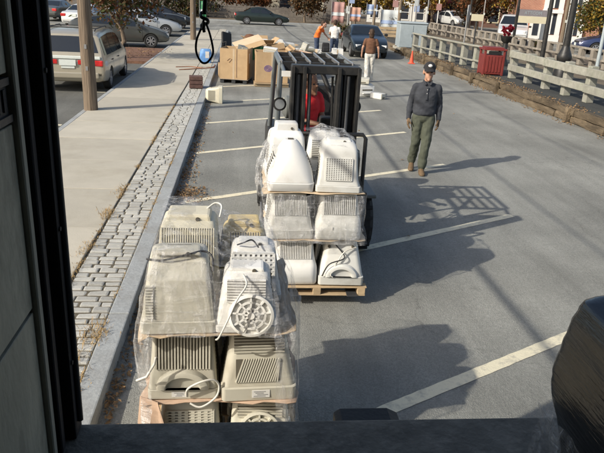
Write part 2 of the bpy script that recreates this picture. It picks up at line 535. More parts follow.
def evaluated(o, name):
    bpy.context.view_layer.update()
    dg = bpy.context.evaluated_depsgraph_get()
    me = bpy.data.meshes.new_from_object(o.evaluated_get(dg))
    me.name = name
    old = o.data
    o.modifiers.clear()
    o.data = me
    bpy.data.meshes.remove(old)
    return o

def fuse(mb, name, mats, parent=None, vox=0.012, it=6, fold=0.0, fscale=9.0, loc=None, rz=None, zs=1.6):
    """Fuse overlapping closed pieces into ONE continuous skin; fold adds cloth-like creases."""
    o = mb.build(name, mats, parent, loc=loc, rz=rz)
    m = o.modifiers.new('r', 'REMESH'); m.mode = 'VOXEL'; m.voxel_size = vox
    m = o.modifiers.new('s', 'SMOOTH'); m.factor = 0.5; m.iterations = it
    evaluated(o, name)
    me = o.data
    if fold > 0:
        for v in me.vertices:
            p = v.co
            k = mnoise.noise((p.x * fscale, p.y * fscale, p.z * fscale * zs)) + 0.5 * mnoise.noise((p.x * fscale * 2.3 + 7, p.y * fscale * 2.3, p.z * fscale * zs * 2))
            v.co = p + v.normal * k * fold
    me.polygons.foreach_set('use_smooth', [True] * len(me.polygons))
    for mm in (mats if isinstance(mats, (list, tuple)) else [mats]):
        mt = MATS[mm] if isinstance(mm, str) else mm
        if mt.name not in [x.name for x in me.materials if x]:
            me.materials.append(mt)
    return o

def rrect(hw, y0, y1, r, z, n=5):
    """Rounded rectangle ring at height z, x in [-hw,hw], y in [y0,y1]."""
    r = min(r, hw * 0.98, (y1 - y0) * 0.49)
    out = []
    for cx, cy, a0 in ((hw - r, y1 - r, 0), (-hw + r, y1 - r, 90), (-hw + r, y0 + r, 180), (hw - r, y0 + r, 270)):
        for i in range(n + 1):
            a = rad(a0 + 90 * i / n)
            out.append(Vector((cx + r * math.cos(a), cy + r * math.sin(a), z)))
    return out
# ================================================================== THE SETTING
def sheet(name, x0, y0, x1, y1, z, mat, parent=None, kind='structure'):
    o = MB().add([(x0, y0, z), (x1, y0, z), (x1, y1, z), (x0, y1, z)], [(0, 1, 2, 3)]).build(name, mat, parent)
    if kind and parent is None: tag(o, kind=kind)
    return o

sheet('ground', -400, -400, 400, 600, -0.03, 'earth')
lot = sheet('parking_lot', -0.92, -30, 8.4, 46, 0.0, ASPHALT)
sheet('side_lot', -60, -30, -3.47, 46, 0.0, ASPHALT_DARK)
sheet('cross_street', -90, 46, 11.6, 61, 0.0, ASPHALT)
MB().span((8.4, -30, -0.02), (60, 130, 0.33)).build('embankment', 'earth')['kind'] = 'structure'
sheet('platform_path', 8.6, -30, 12.2, 44, 0.334, ASPHALT_PATH)
sheet('far_road', 17.2, -30, 60, 130, 0.334, ASPHALT)
MB().span((-90, 61, -0.02), (11.6, 61.3, 0.13)).build('far_kerb', 'granite_kerb')['kind'] = 'structure'
sheet('verge', -90, 61.3, 11.6, 140, 0.08, 'earth')

# painted stall lines (28.7 degrees off the kerb's normal)
def stall_line(y13, x0=-0.72, x1=3.66, w=0.115):
    a = rad(28.7)
    d = Vector((math.cos(a), math.sin(a), 0)); n = Vector((-d.y, d.x, 0))
    mb = MB()
    k = 70
    top, bot = [], []
    for i in range(k + 1):
        x = x0 + (x1 - x0) * i / k
        p = Vector((x, y13 + (x - 1.3) * math.tan(a), 0.004))
        j = R.uniform(-0.003, 0.002)
        top.append(p + n * (w / 2 + j)); bot.append(p - n * (w / 2 + R.uniform(-0.003, 0.002)))
    vs = top + bot
    mb.add(vs, [(i, i + 1, k + 2 + i, k + 1 + i) for i in range(k)])
    o = mb.build('painted_line', 'line_paint', lot)
for yy, xa, xb in ((3.80, -0.5, 3.75), (6.61, -0.7, 3.76), (9.39, -0.74, 3.64), (12.17, -0.8, 3.59), (14.86, -0.78, 3.6),
               (17.6, -0.74, 3.62), (20.35, -0.72, 3.6), (23.1, -0.7, 3.6), (1.05, -0.6, 3.7)):
    stall_line(yy, xa, xb)
sl = [o for o in lot.children]
MB().add([(-40, 45.0, 0.004), (-5, 45.0, 0.004), (-5, 45.35, 0.004), (-40, 45.35, 0.004)], [(0, 1, 2, 3)]).build('stop_line', 'line_paint').__setitem__('kind', 'structure')
for i in range(5):
    y = 13.0 + i * 4.4
    sheet('side_lot_mark', -3.98, y, -3.62, y + 0.13, 0.004, 'line_paint')

# kerb of long granite stones
kerb = MB().span((-1.085, -25, -0.02), (-0.925, 46, 0.05)).build('kerb', 'joint_sand')
kerb['kind'] = 'structure'
y = 1.0
ke = [MB().box((0, 0, 0), (0.168, L, 0.15)).mesh('kerbstone', 'granite_kerb', bevel=0.012, seg=2) for L in (1.75, 2.1, 1.9)]
i = 0
while y < 45:
    L = (1.75, 2.1, 1.9)[i % 3]
    inst('kerbstone', ke[i % 3], kerb, (-1.003 + R.uniform(-0.005, 0.005), y + L / 2, 0.05 + R.uniform(-0.004, 0.003)), (0, R.uniform(-0.012, 0.012), R.uniform(-0.002, 0.002)))
    y += L + 0.014; i += 1

# sidewalk of concrete slabs
walk = MB().span((-3.36, -25, -0.02), (-0.93, 46, 0.035)).build('sidewalk', 'joint_sand')
walk['kind'] = 'structure'
sm = MB().box((0, 0, 0), (1.77, 1.505, 0.1)).mesh('paving_slab', 'concrete_walk', bevel=0.01, seg=2)
for k in range(29):
    inst('paving_slab', sm, walk, (-2.463 + R.uniform(-.004, .004), 1.6 + 1.52 * k, 0.07 + R.uniform(-0.005, 0.005)), (R.uniform(-.003, .003), 0, R.uniform(-.002, .002)))
sm2 = MB().box((0, 0, 0), (0.465, 1.505, 0.1)).mesh('paving_slab', 'concrete_walk', bevel=0.01, seg=2)
for k in range(15):
    inst('paving_slab', sm2, walk, (-1.33, 24.2 + 1.52 * k, 0.07 + R.uniform(-0.004, 0.004)))
edge = MB().span((-3.47, -25, -0.02), (-3.362, 46, 0.02)).build('lot_edging', 'joint_sand'); edge['kind'] = 'structure'
em = MB().box((0, 0, 0), (0.106, 1.48, 0.12)).mesh('kerbstone', 'granite_kerb', bevel=0.008)
for k in range(26):
    inst('kerbstone', em, edge, (-3.415, 4 + 1.5 * k, 0.055 + R.uniform(-.006, .006)), (0, 0, R.uniform(-.003, .003)))

# cobbled strip between sidewalk and kerb: the 300 nearest stones singly, the rest as one joined part
strip = MB().span((-1.572, 1.0, -0.02), (-1.09, 23.4, 0.100)).build('cobble_strip', 'joint_sand')
strip['kind'] = 'structure'
cm = []
for k in range(6):
    mb = MB()
    top = [Vector((sx * 0.5 * R.uniform(.86, .97), sy * 0.5 * R.uniform(.80, .93), 0.5 + R.uniform(-.08, .08))) for sx, sy in ((-1, -1), (1, -1), (1, 1), (-1, 1))]
    mid = [Vector((sx * 0.5, sy * 0.5, 0.15)) for sx, sy in ((-1, -1), (1, -1), (1, 1), (-1, 1))]
    bot = [Vector((sx * 0.5, sy * 0.5, -0.6)) for sx, sy in ((-1, -1), (1, -1), (1, 1), (-1, 1))]
    mb.loft([bot, mid, top], False, True)
    cm.append(mb.mesh('cobblestone', 'cobble_stone', bevel=0.07, seg=1))
y = 2.9; n = 0
rest = MB()
while y < 23.2:
    d = R.uniform(0.088, 0.115)
    x = -1.557
    first = R.uniform(0.11, 0.2)
    while x < -1.10:
        w = first if first else R.uniform(0.13, 0.21)
        first = None
        if x + w > -1.16: w = -1.095 - x
        if w > 0.04:
            c = (x + w / 2, y + d / 2 + R.uniform(-.004, .004), 0.075 + R.uniform(-.005, .005))
            if n < 299:
                inst('cobblestone', cm[n % 6], strip, c, (R.uniform(-.05, .05), R.uniform(-.04, .04), R.uniform(-.03, .03)), (w - 0.007, d - 0.015, 0.07))
            else:
                rest.box(c, (w - 0.006, d - 0.016, 0.07), (R.uniform(-.05, .05), R.uniform(-.04, .04), R.uniform(-.03, .03)), 0, 0.9)
            n += 1
        x += w
    y += d
rest.build('cobblestones_beyond', 'cobble_stone', strip)['kind'] = 'stuff'

MB().span((-7.5, 24.4, -0.02), (-3.47, 29.9, 0.1)).build('mulch_bed', 'mulch')['kind'] = 'structure'

# ---- loose litter that nobody could count
def litter(name, mat, spots, size=(0.02, 0.05), up=0.5):
    vs, fs = [], []
    for (cx, cy, sx, sy, z, k) in spots:
        for _ in range(k):
            p = Vector((R.gauss(cx, sx), R.gauss(cy, sy), z + abs(R.gauss(0, 0.012))))
            s = R.uniform(*size)
            q = Euler((R.gauss(0, up), R.gauss(0, up), R.uniform(0, 6.3))).to_matrix()
            o = len(vs)
            for a in ((-0.6, 0, 0), (0, -0.32, 0.12), (0.6, 0, 0), (0, 0.32, 0.1)):
                vs.append(p + q @ (Vector(a) * s))
            fs.append((o, o + 1, o + 2, o + 3))
    return MB().add(vs, fs).build(name, mat)
sp = []
for k in range(60):
    yy = R.uniform(3.3, 13)
    sp.append((-0.86, yy, 0.035, 0.14, 0.012, R.randint(6, 16)))
sp += [(-0.72, 8.6, 0.13, 0.2, 0.015, 330), (-0.80, 6.1, 0.07, 0.35, 0.012, 210), (-0.84, 5.0, 0.05, 0.3, 0.012, 110), (-0.78, 9.6, 0.07, 0.4, 0.012, 120), (-0.8, 11.5, 0.06, 0.6, 0.012, 100), (-0.8, 14.5, 0.06, 1.2, 0.012, 110)]
tag(litter('gutter_leaves', 'dead_leaf', sp), 'brown dead leaves drifted along the kerb gutter', 'dead leaves', kind='stuff')
sp = []
for k in range(60):
    yy = R.uniform(11, 33)
    sp.append((8.16 + 0.08 * R.random(), yy, 0.12, 0.2, 0.012, R.randint(8, 22)))
    sp.append((8.62, yy, 0.08, 0.25, 0.35, R.randint(4, 16)))
    sp.append((8.36, yy, 0.05, 0.25, 0.352, R.randint(3, 12)))
for k in range(40):
    sp.append((R.uniform(-3, 8), R.uniform(4, 30), 0.5, 0.6, 0.01, 1))
tag(litter('bank_leaves', 'dead_leaf', sp, (0.03, 0.07)), 'brown dead leaves lying at the foot of the timber edging', 'dead leaves', kind='stuff')
sp = [(-5.2 + R.uniform(-1.5, 1.6), 27 + R.uniform(-2.3, 2.6), 0.3, 0.3, 0.11, 20) for k in range(40)]
tag(litter('bed_leaves', 'dead_leaf', sp, (0.03, 0.07)), 'fallen leaves covering the mulch bed under the small tree', 'dead leaves', kind='stuff')

def tufts(name, spots, mat='dry_grass'):
    vs, fs = [], []
    for (cx, cy, sx, sy, z, k, h) in spots:
        for _ in range(k):
            p = Vector((R.gauss(cx, sx), R.gauss(cy, sy), z))
            a = R.uniform(0, 2 * PI); l = h * R.uniform(0.5, 1.4); b = R.uniform(0.3, 1.3)
            d = Vector((math.cos(a), math.sin(a), 0)); w = Vector((-d.y, d.x, 0)) * R.uniform(0.0015, 0.003)
            o = len(vs)
            m1 = p + d * l * 0.4 * b + Vector((0, 0, l * 0.5)); m2 = p + d * l * b + Vector((0, 0, l * 0.42 * (1.5 - b)))
            vs += [p - w, p + w, m1 + w, m1 - w, m2]
            fs += [(o, o + 1, o + 2, o + 3), (o + 3, o + 2, o + 4)]
    return MB().add(vs, fs).build(name, mat)
sp = []
for k in range(46):
    yy = 3.8 + 12 * R.random() ** 1.5
    sp.append((-1.575, yy, 0.016, 0.07, 0.11, R.randint(10, 28), 0.045))
    if k % 2: sp.append((-1.09, 3.4 + 7 * R.random(), 0.012, 0.08, 0.11, R.randint(8, 26), 0.04))
sp += [(-1.63, 5.0, 0.05, 0.1, 0.115, 160, 0.07), (-1.60, 5.4, 0.03, 0.12, 0.115, 90, 0.06), (-1.15, 4.55, 0.07, 0.10, 0.115, 130, 0.07), (-1.2, 4.15, 0.06, 0.1, 0.115, 80, 0.06), (-1.3, 4.0, 0.03, 0.05, 0.12, 60, 0.04), (-1.12, 3.75, 0.04, 0.12, 0.115, 110, 0.06), (-1.6, 7.4, 0.05, 0.14, 0.115, 130, 0.06), (-1.6, 8.4, 0.04, 0.15, 0.115, 90, 0.05), (-1.6, 6.3, 0.04, 0.15, 0.115, 90, 0.05)]
tag(tufts('dry_weeds', sp), 'dry straw coloured weeds growing in the cobble joints', 'weeds', kind='stuff')

# ---- timber edging of the raised path
bank = thing('timber_edging', 'low retaining edge of rotting brown timbers along the lot', 'retaining wall', (8.4, 20, 0))
tms = []
for L in (2.4, 2.0, 1.7):
    mb = MB()
    rings = []
    for k in range(9):
        t = -L / 2 + L * k / 8
        a, b = R.uniform(-.022, .022), R.uniform(-.018, .018)
        rings.append([Vector((-.12 + a, t, -.085 + b)), Vector((-.135 + a, t, 0)), Vector((-.11 + a, t, .08 + b)), Vector((0, t, .088 + b)), Vector((.12, t, .08)), Vector((.12, t, -.085))])
    mb.loft(rings)
    tms.append((L, mb.mesh('timber', 'timber_bank', smooth=50)))
for course in (0, 1):
    y = -14.0 + course * 0.9
    while y < 14.5:
        L, me = R.choice(tms)
        inst('timber', me, bank, (R.uniform(-.03, .03) + course * 0.03, y + L / 2, 0.085 + course * 0.175), (R.uniform(-.008, .008), R.uniform(-.1, .1), R.uniform(-.008, .008) + (PI if R.random() < .4 and course == 0 else 0)))
        if course == 1 and R.random() < 0.75:
            MB().box((0, 0, 0), (0.12, 0.13, 0.40)).build('stake', 'timber_bank', bank, bevel=0.01, loc=(-0.17, y + R.uniform(0, .2), 0.17), rz=(0, R.uniform(-.05, .05), R.uniform(-.1, .1)))
        y += L + R.uniform(0.01, 0.06)

# ---- fences
def fence(name, label, pts, ph, pw, rails, mat, group=None, spacing=1.25):
    a = Vector(pts[0]); b = Vector(pts[1])
    L = (b - a).length
    n = max(1, round(L / spacing))
    ang = math.atan2(b.y - a.y, b.x - a.x)
    t = thing(name, label, 'fence', a, ang)
    pm = MB().box((0, 0, ph / 2), (pw, pw, ph), None, 0, 0.97).mesh('post', mat, bevel=0.012)
    for i in range(n + 1):
        inst('post', pm, t, (L * i / n, 0, 0), (R.uniform(-.02, .02), R.uniform(-.02, .02), R.uniform(-.05, .05)), (1, 1, R.uniform(.97, 1.03)))
    for (z, h, d, off) in rails:
        for i in range(n):
            rm = MB().box((0, 0, 0), (L / n - 0.008, d, h)).build('rail', mat, t, bevel=0.012, loc=(L * (i + .5) / n, off, z + R.uniform(-.012, .012)), rz=(R.uniform(-.03, .03), R.uniform(-.008, .008), R.uniform(-.004, .004)))
    return t
fence('timber_fence', 'thick pale timber fence with two heavy rails right of the red bin', ((9.50, 9.0, 0.334), (9.34, 21.6, 0.334)), 0.96, 0.22,
      ((0.81, 0.22, 0.10, 0.165), (0.38, 0.21, 0.10, 0.165)), 'fence_wood')
fence('post_fence', 'pale post fence with thin rails left of the red bin', ((9.18, 23.4, 0.334), (8.42, 31.4, 0.334)), 0.84, 0.23,
      ((0.84, 0.07, 0.13, 0.13), (0.30, 0.07, 0.05, 0.14)), 'fence_wood', spacing=1.15)
fence('far_post_fence', 'far row of squat grey posts and rail across the path', ((15.3, 24.0, 0.334), (14.5, 50, 0.334)), 0.72, 0.25,
      ((0.75, 0.09, 0.14, 0.0), (0.36, 0.1, 0.06, 0.2)), 'grey_wood', spacing=1.0)

# ---- foliage
def crown_mesh(name, ells, n, size, mats, weights=None, clump=0.28):
    rs = np.random.RandomState(R.randint(0, 99999))
    vol = np.array([e[3] * e[4] * e[5] for e in ells]); vol = vol / vol.sum()
    P = []
    for e, k in zip(ells, (vol * n).astype(int)):
        nc = max(6, k // 45)
        u = rs.normal(size=(nc, 3)); u /= np.linalg.norm(u, axis=1)[:, None]
        r = rs.uniform(0.35, 1.0, nc) ** 0.6
        cc = np.array(e[:3]) + u * r[:, None] * np.array(e[3:6])
        idx = rs.randint(0, nc, k)
        P.append(cc[idx] + rs.normal(size=(k, 3)) * clump * np.minimum(1, np.array(e[3:6])))
    P = np.concatenate(P)
    k = len(P)
    a = rs.normal(size=(k, 3)); a /= np.linalg.norm(a, axis=1)[:, None]
    b = rs.normal(size=(k, 3)); b -= a * (a * b).sum(1)[:, None]; b /= np.linalg.norm(b, axis=1)[:, None]
    s = size * rs.uniform(0.6, 1.4, k)[:, None]
    V = np.stack([P - a * s, P - b * s * 0.55, P + a * s, P + b * s * 0.55], 1).reshape(-1, 3)
    me = bpy.data.meshes.new(name)
    me.vertices.add(4 * k); me.vertices.foreach_set('co', V.ravel())
    me.loops.add(4 * k); me.loops.foreach_set('vertex_index', np.arange(4 * k))
    me.polygons.add(k); me.polygons.foreach_set('loop_start', np.arange(0, 4 * k, 4)); me.polygons.foreach_set('loop_total', np.full(k, 4))
    for m in mats: me.materials.append(m)
    me.polygons.foreach_set('material_index', rs.choice(len(mats), k, p=weights).astype(np.int32))
    me.update(calc_edges=True)
    return me

def tree(label, loc, ht, rt, ells, n, size, mats, weights=None, group=None, name='tree', bark='pole_wood', limbs=7, clump=0.28, dup=None):
    t = thing(name, label, 'tree' if 'shrub' not in name else 'shrub', loc, R.uniform(0, 6), group)
    t.rotation_euler = (0, 0, 0)
    mb = MB()
    pts = [Vector((R.gauss(0, .03 * k), R.gauss(0, .03 * k), ht * k / 5)) for k in range(6)]
    mb.tube(pts, [rt * (1.25 - 0.17 * k) for k in range(6)], 9)
    for k in range(limbs):
        e = R.choice(ells)
        z0 = R.uniform(0.45, 0.98) * ht
        p0 = Vector((0, 0, z0))
        p2 = Vector((e[0] + R.uniform(-.7, .7) * e[3], e[1] + R.uniform(-.7, .7) * e[4], e[2] + R.uniform(-.3, .7) * e[5]))
        p1 = p0.lerp(p2, 0.5) + Vector((R.gauss(0, .08), R.gauss(0, .08), R.uniform(0.0, 0.3)))
        mb.tube([p0, p1, p2], [rt * 0.45, rt * 0.28, rt * 0.07], 6)
    mb.build('trunk', bark, t, smooth=60)
    o = bpy.data.objects.new('crown', crown_mesh('crown', ells, n, size, mats, weights, clump))
    COL.objects.link(o); o.parent = t
    return t
tree('small tree with brown and green leaves standing in the mulch bed', (-4.55, 25.4, 0.1), 1.6, 0.1, [(0, 0, 2.4, 1.5, 1.4, 1.05), (.8, .3, 2.3, .9, .9, .7), (-.9, .2, 2.2, .9, .9, .65), (0, 0, 3.3, 1.1, 1.1, .9)], 4200, 0.075, [LEAF_BROWN, LEAF_RUST, LEAF_GREEN], [.5, .2, .3])
# ================================================================== BACKGROUND BUILDINGS, TREES, POLES
def window_part(parent, x, y, z, w, h, ry=0, frame='white_trim', proud=0.03, bars=1):
    mb = MB()
    f = 0.09
    mb.span((x - w / 2 - f, y - proud, z + h), (x + w / 2 + f, y, z + h + f)); mb.span((x - w / 2 - f, y - proud - .02, z - f), (x + w / 2 + f, y, z))
    mb.span((x - w / 2 - f, y - proud, z), (x - w / 2, y, z + h)); mb.span((x + w / 2, y - proud, z), (x + w / 2 + f, y, z + h))
    if bars: mb.span((x - w / 2, y - proud + .004, z + h * .49), (x + w / 2, y, z + h * .53))
    fr = mb.build('window', frame, parent)
    MB().span((x - w / 2, y - 0.008, z), (x + w / 2, y, z + h)).build('pane', 'window_glass', fr)
    return fr

def building(name, label, cat, loc, rz, W, D, H, wall, trim='white_trim', floors=2, cols=4, win=(0.9, 1.5), z0=0.9, fl=3.0, roof='flat', door=None, group=None, skip=(), cornice=True, side=True):
    t = thing(name, label, cat, loc, rz, group)
    MB().span((-W / 2, 0, -0.3), (W / 2, D, H)).build('wall', wall, t)
    if roof == 'flat':
        MB().span((-W / 2 - .15, -.15, H), (W / 2 + .15, D + .15, H + .3)).build('roof', 'roof_shingle', t)
        if cornice: MB().span((-W / 2 - .25, -.26, H - .35), (W / 2 + .25, -0.003, H - .003)).build('cornice', trim, t)
    else:
        MB().prism([(-.4, H), (D + .4, H), (D / 2, H + D * 0.35)], 0, -W / 2 - .3, W / 2 + .3).build('roof', 'roof_shingle', t)
    for f in range(floors):
        for c in range(cols):
            if (f, c) in skip: continue
            x = -W / 2 + W * (c + .5) / cols
            if door is not None and f == 0 and c == door:
                d = MB().span((x - .55, -.05, 0), (x + .55, -.003, 2.25)).build('door', trim, t)
                MB().span((x - .42, -.07, .1), (x + .42, -.052, 2.1)).build('door_leaf', 'brick_brown', d)
                continue
            window_part(t, x, -.003, z0 + f * fl, win[0], win[1], 0, trim)
    if side:
        g = MB()
        for f in range(floors):
            for c in range(2):
                yy = D * (c + .5) / 2
                for sx in (-1, 1):
                    g.span((sx * (W / 2 + .003), yy - win[0] / 2, z0 + f * fl), (sx * (W / 2 + .03), yy + win[0] / 2, z0 + f * fl + win[1]))
        g.build('side_window', 'window_glass', t)
    return t

# tan house across the street, seen through the gap behind the picket fence
h = building('house', 'tan house with dark windows across the street behind the picket fence', 'house', (4.6, 73, 0.08), 0, 8.5, 7, 5.6, 'siding_tan', 'far_wood', 2, 3, (1.1, 1.7), 0.6, 2.9, 'gable', door=2)
h2 = building('house', 'brown house behind rust coloured trees at far left of the street', 'house', (-9.5, 84, 0.08), 0, 11, 8, 5.8, 'far_wood', 'siding_tan', 2, 4, (1, 1.4), 0.8, 2.9, 'gable', door=1)
building('house', 'white house with dark windows behind the white banner', 'house', (15.5, 66, 0.3), rad(-12), 6.0, 7, 6.5, 'siding_white', 'white_trim', 2, 4, (0.8, 1.3), 0.5, 2.8, 'gable', door=1)
building('shop_building', 'pink stucco building left of the dark trees on the far street', 'building', (23.5, 74, 0.3), rad(-8), 7.0, 8, 7, 'stucco_pink', 'white_trim', 2, 3, (1.1, 1.6), 0.7, 3.1, 'flat', door=0)
building('shop_building', 'dark brick building behind the cream platform sign', 'building', (29.5, 66, 0.3), rad(-6), 9.5, 9, 8, BRICK_DARK, 'sign_cream', 2, 5, (1.0, 1.7), 0.6, 3.3, 'flat', door=2)
# red brick building with white corner bays
bb = thing('brick_building', 'red brick building with tall white framed window bays at right', 'building', (24.0, 45.5, 0.334), rad(-18))
MB().span((-4.2, 0, -.3), (9.5, 10, 8.5)).build('wall', BRICK, bb)
MB().span((-4.4, -.2, 8.5), (9.7, 10.2, 8.9)).build('roof', 'roof_shingle', bb)
for bx, bw in ((-1.9, 0.0), (-.35, 0.0)):
    bay = MB()
    for sx in (-.50, .50): bay.span((bx + sx - .16, -.25, 0), (bx + sx + .16, -.003, 8.2))
    bay.span((bx - .69, -.28, 1.95), (bx + .69, -.003, 2.2)); bay.span((bx - .69, -.28, 4.6), (bx + .69, -.003, 4.85)); bay.span((bx - .69, -.24, 0.0), (bx + .69, -.003, .45)); bay.span((bx - .69, -.28, 7.6), (bx + .69, -.003, 8.2))
    by = bay.build('window_bay', 'white_trim', bb)
    for z in (0.5, 2.3, 4.95):
        MB().span((bx - .335, -.06, z), (bx + .335, -.003, z + 1.4 + (.9 if z > 2 else 0))).build('pane', 'window_glass', by)
        MB().span((bx - .05, -.09, z), (bx + .05, -.062, z + 1.4 + (.9 if z > 2 else 0))).build('mullion', 'white_trim', by)
pc = MB().span((-3.35, -.7, 0), (-2.62, -.003, 2.0)).build('porch', 'white_trim', bb)
MB().span((-3.18, -.74, .4), (-2.8, -.703, 1.6)).build('pane', 'window_glass', pc)
for x in (2.4, 4.4, 6.4):
    for z in (1.0, 4.2):
        window_part(bb, x, -.003, z, 0.95, 1.7)
building('shop_building', 'plain red brick building at far right behind the yellow tree', 'building', (37, 52, 0.334), rad(-20), 11, 9, 8, BRICK, 'white_trim', 2, 5, (1.0, 1.6), 0.8, 3.2, 'flat', door=1)

# picket fence along the far side of the cross street
pf = thing('picket_fence', 'weathered brown picket fence in front of the tan house', 'fence', (-6, 66.5, 0.08))
mb = MB()
for k in range(140):
    hh = 1.25 + R.uniform(-.06, .06)
    mb.prism([(k * .125, 0), (k * .125 + .095, 0), (k * .125 + .095, hh - .06), (k * .125 + .048, hh), (k * .125, hh - .06)], 1, -0.012 + R.uniform(-.01, .01), 0.012)
mb.build('pickets', 'far_wood', pf)['kind'] = 'stuff'
for z in (.3, 1.0): MB().span((0, .016, z), (17.5, .06, z + .09)).build('rail', 'far_wood', pf)

# trees beyond the cross street and along the far road
G = 'trees in the background'
tree('rust red tree hanging over the picket fence left of the tan house', (0.8, 69, 0.08), 2.2, 0.16, [(0, 0, 2.6, 2.6, 1.8, 1.6), (1.9, -.4, 2.1, 1.2, 1.2, 1.0), (0, 0, 4.6, 2.2, 2, 1.4)], 3800, 0.15, [LEAF_RUST, LEAF_BROWN], [.7, .3], G)
tree('dark leafy bush at the left end of the picket fence', (-5.0, 66, 0.08), 1.0, 0.12, [(0, 0, 1.4, 1.9, 1.4, 1.3), (-1.5, .4, 1.6, 1.5, 1.2, 1.4), (1.5, 0, 1.0, 1.1, 1, .9)], 3600, 0.13, [LEAF_DARK, LEAF_GREEN, LEAF_BROWN], [.5, .3, .2], G)
tree('brown and rust tree at far left behind the white sedan', (-13.5, 64.5, 0.08), 1.8, 0.16, [(0, 0, 2.6, 2.6, 1.6, 1.5), (2.3, 0, 2.3, 1.4, 1.2, 1.1), (0, 0, 4.4, 2, 1.8, 1.3)], 3400, 0.14, [LEAF_RUST, LEAF_DARK, LEAF_BROWN], [.35, .35, .3], G)
tree('dark green tree at the far left end of the street', (-19.5, 66, 0.08), 1.5, 0.16, [(0, 0, 2.2, 3.4, 2, 1.8), (-2, .5, 3.4, 2.6, 1.8, 1.6)], 3400, 0.15, [LEAF_DARK, LEAF_GREEN], [.6, .4], G)
tree('rust brown tree in front of the brown house', (-1.6, 72, 0.08), 2.0, 0.15, [(0, 0, 2.9, 2.6, 1.6, 1.6), (-2.6, 0, 2.7, 1.8, 1.4, 1.4)], 3000, 0.15, [LEAF_RUST, LEAF_DARK], [.6, .4], G)
tree('golden yellow tree above the blue sedan', (12.4, 57, 0.1), 2.1, 0.13, [(0, 0, 3.0, 1.9, 1.5, 1.1), (1.4, 0, 2.8, 1.1, 1, .8), (-1.3, 0, 2.9, 1.1, 1, .8)], 3000, 0.12, [LEAF_YELLOW, LEAF_BROWN], [.8, .2], G)
tree('dark reddish tree right of the round sign', (21.0, 58, 0.334), 1.8, 0.18, [(0, 0, 2.7, 2.8, 1.8, 1.9), (2.6, .4, 2.9, 2.2, 1.6, 1.7), (-1.8, 0, 3.3, 1.5, 1.3, 1.1)], 5200, 0.14, [LEAF_DARK, LEAF_RUST], [.7, .3], G)
tree('dark brown tree behind the small cream sign', (25.5, 56, 0.334), 1.8, 0.18, [(0, 0, 2.6, 2.2, 1.8, 1.6), (1.9, .4, 2.8, 1.6, 1.4, 1.3)], 3800, 0.14, [LEAF_DARK, LEAF_RUST, LEAF_BROWN], [.6, .2, .2], G)
tree('yellow green tree above the cream platform sign', (21.2, 50, 0.334), 1.9, 0.12, [(0, 0, 2.75, 1.5, 1.3, .75), (1.5, 0, 2.9, 1.0, 1, .7), (0, 0, 3.8, 1.6, 1.4, .9)], 3400, 0.12, [LEAF_YELLOW, LEAF_RUST, LEAF_GREEN], [.45, .35, .2], G)
tree('tree turning from green to orange beside the brick building', (21.3, 37.6, 0.334), 1.3, 0.12, [(0, 0, 2.1, 1.45, 1.3, 1.05), (-.9, 0, 1.9, .8, .8, .7), (0, 0, 3.4, 1.2, 1.1, 1.0)], 5200, 0.085, [LEAF_YELLOW, LEAF_GREEN, LEAF_BROWN], [.4, .45, .15], G)
G = 'low shrubs along the far verge'
for lab, x, y, s in (('round brown green shrub left of the blue sedan', 6.6, 44.0, .75), ('small olive shrub behind the men by the boxes', 8.0, 46.2, .6), ('brown shrub between the grey cabinet and the white house', 11.2, 49, .9), ('dark shrub right of the grey cabinet', 12.8, 47.0, .7), ('olive shrub in front of the white car on the far road', 16.6, 35.6, .45)):
    tree(lab, (x, y, 0.1 if x < 8.4 else .334), .5 * s, .05, [(0, 0, .6 * s, .9 * s, .7 * s, .65 * s), (.5 * s, 0, .45 * s, .5 * s, .5 * s, .45 * s)], 1300, 0.07, [LEAF_BROWN, LEAF_GREEN, LEAF_DARK], [.4, .35, .25], G, name='shrub', limbs=4, clump=.15)

# ---- utility poles, their cable, lamp posts and signs
def utility_pole(label, loc, h, r, lean=0):
    t = thing('utility_pole', label, 'utility pole', loc, (0, lean, 0), 'wooden utility poles along the sidewalk')
    mb = MB()
    k = 14
    mb.tube([Vector((R.gauss(0, .004), R.gauss(0, .004), h * i / k - .05)) for i in range(k + 1)], [r * (1.06 - .3 * i / k) for i in range(k + 1)], 16)
    mb.build('shaft', 'pole_wood', t, smooth=60)
    MB().span((-1.1, -.06, h - .7), (1.1, .06, h - .58)).build('crossarm', 'grey_wood', t)
    MB().box((r * .9, 0, 4.7), (.14, .1, .22)).build('cable_bracket', 'steel', t)
    for z in (.9, 1.35): MB().box((0, -r * 1.0, z), (.05, .012, .09)).build('tag_plate', 'steel', t)
    return t
utility_pole('thick weathered wooden utility pole at the sidewalk edge in front of the minivan', (-3.29, 14.25, 0.12), 8.6, 0.142)
utility_pole('far wooden utility pole beside the hanging loop', (-2.62, 35.6, 0.12), 8.6, 0.15)
utility_pole('wooden utility pole beside the truck, out of the frame', (-3.3, -8.0, 0.12), 8.6, 0.16)
for nm, z, r_, lab in (('overhead_cable', 4.78, .032, 'thick bundled cable strung between the utility poles'), ('overhead_wire', 6.1, .017, 'middle wire strung between the utility poles'), ('overhead_wire', 7.9, .014, 'thin top wire strung between the utility poles')):
    mb = MB()
    for a, b in (((-3.15, -8.0), (-3.15, 14.25)), ((-3.15, 14.25), (-2.5, 35.6)), ((-2.5, 35.6), (-2.2, 62))):
        mb.tube([(a[0] + (b[0] - a[0]) * i / 12, a[1] + (b[1] - a[1]) * i / 12, z - .3 * math.sin(PI * i / 12)) for i in range(13)], r_, 6)
    tag(mb.build(nm, 'cable_black'), lab, 'cable')

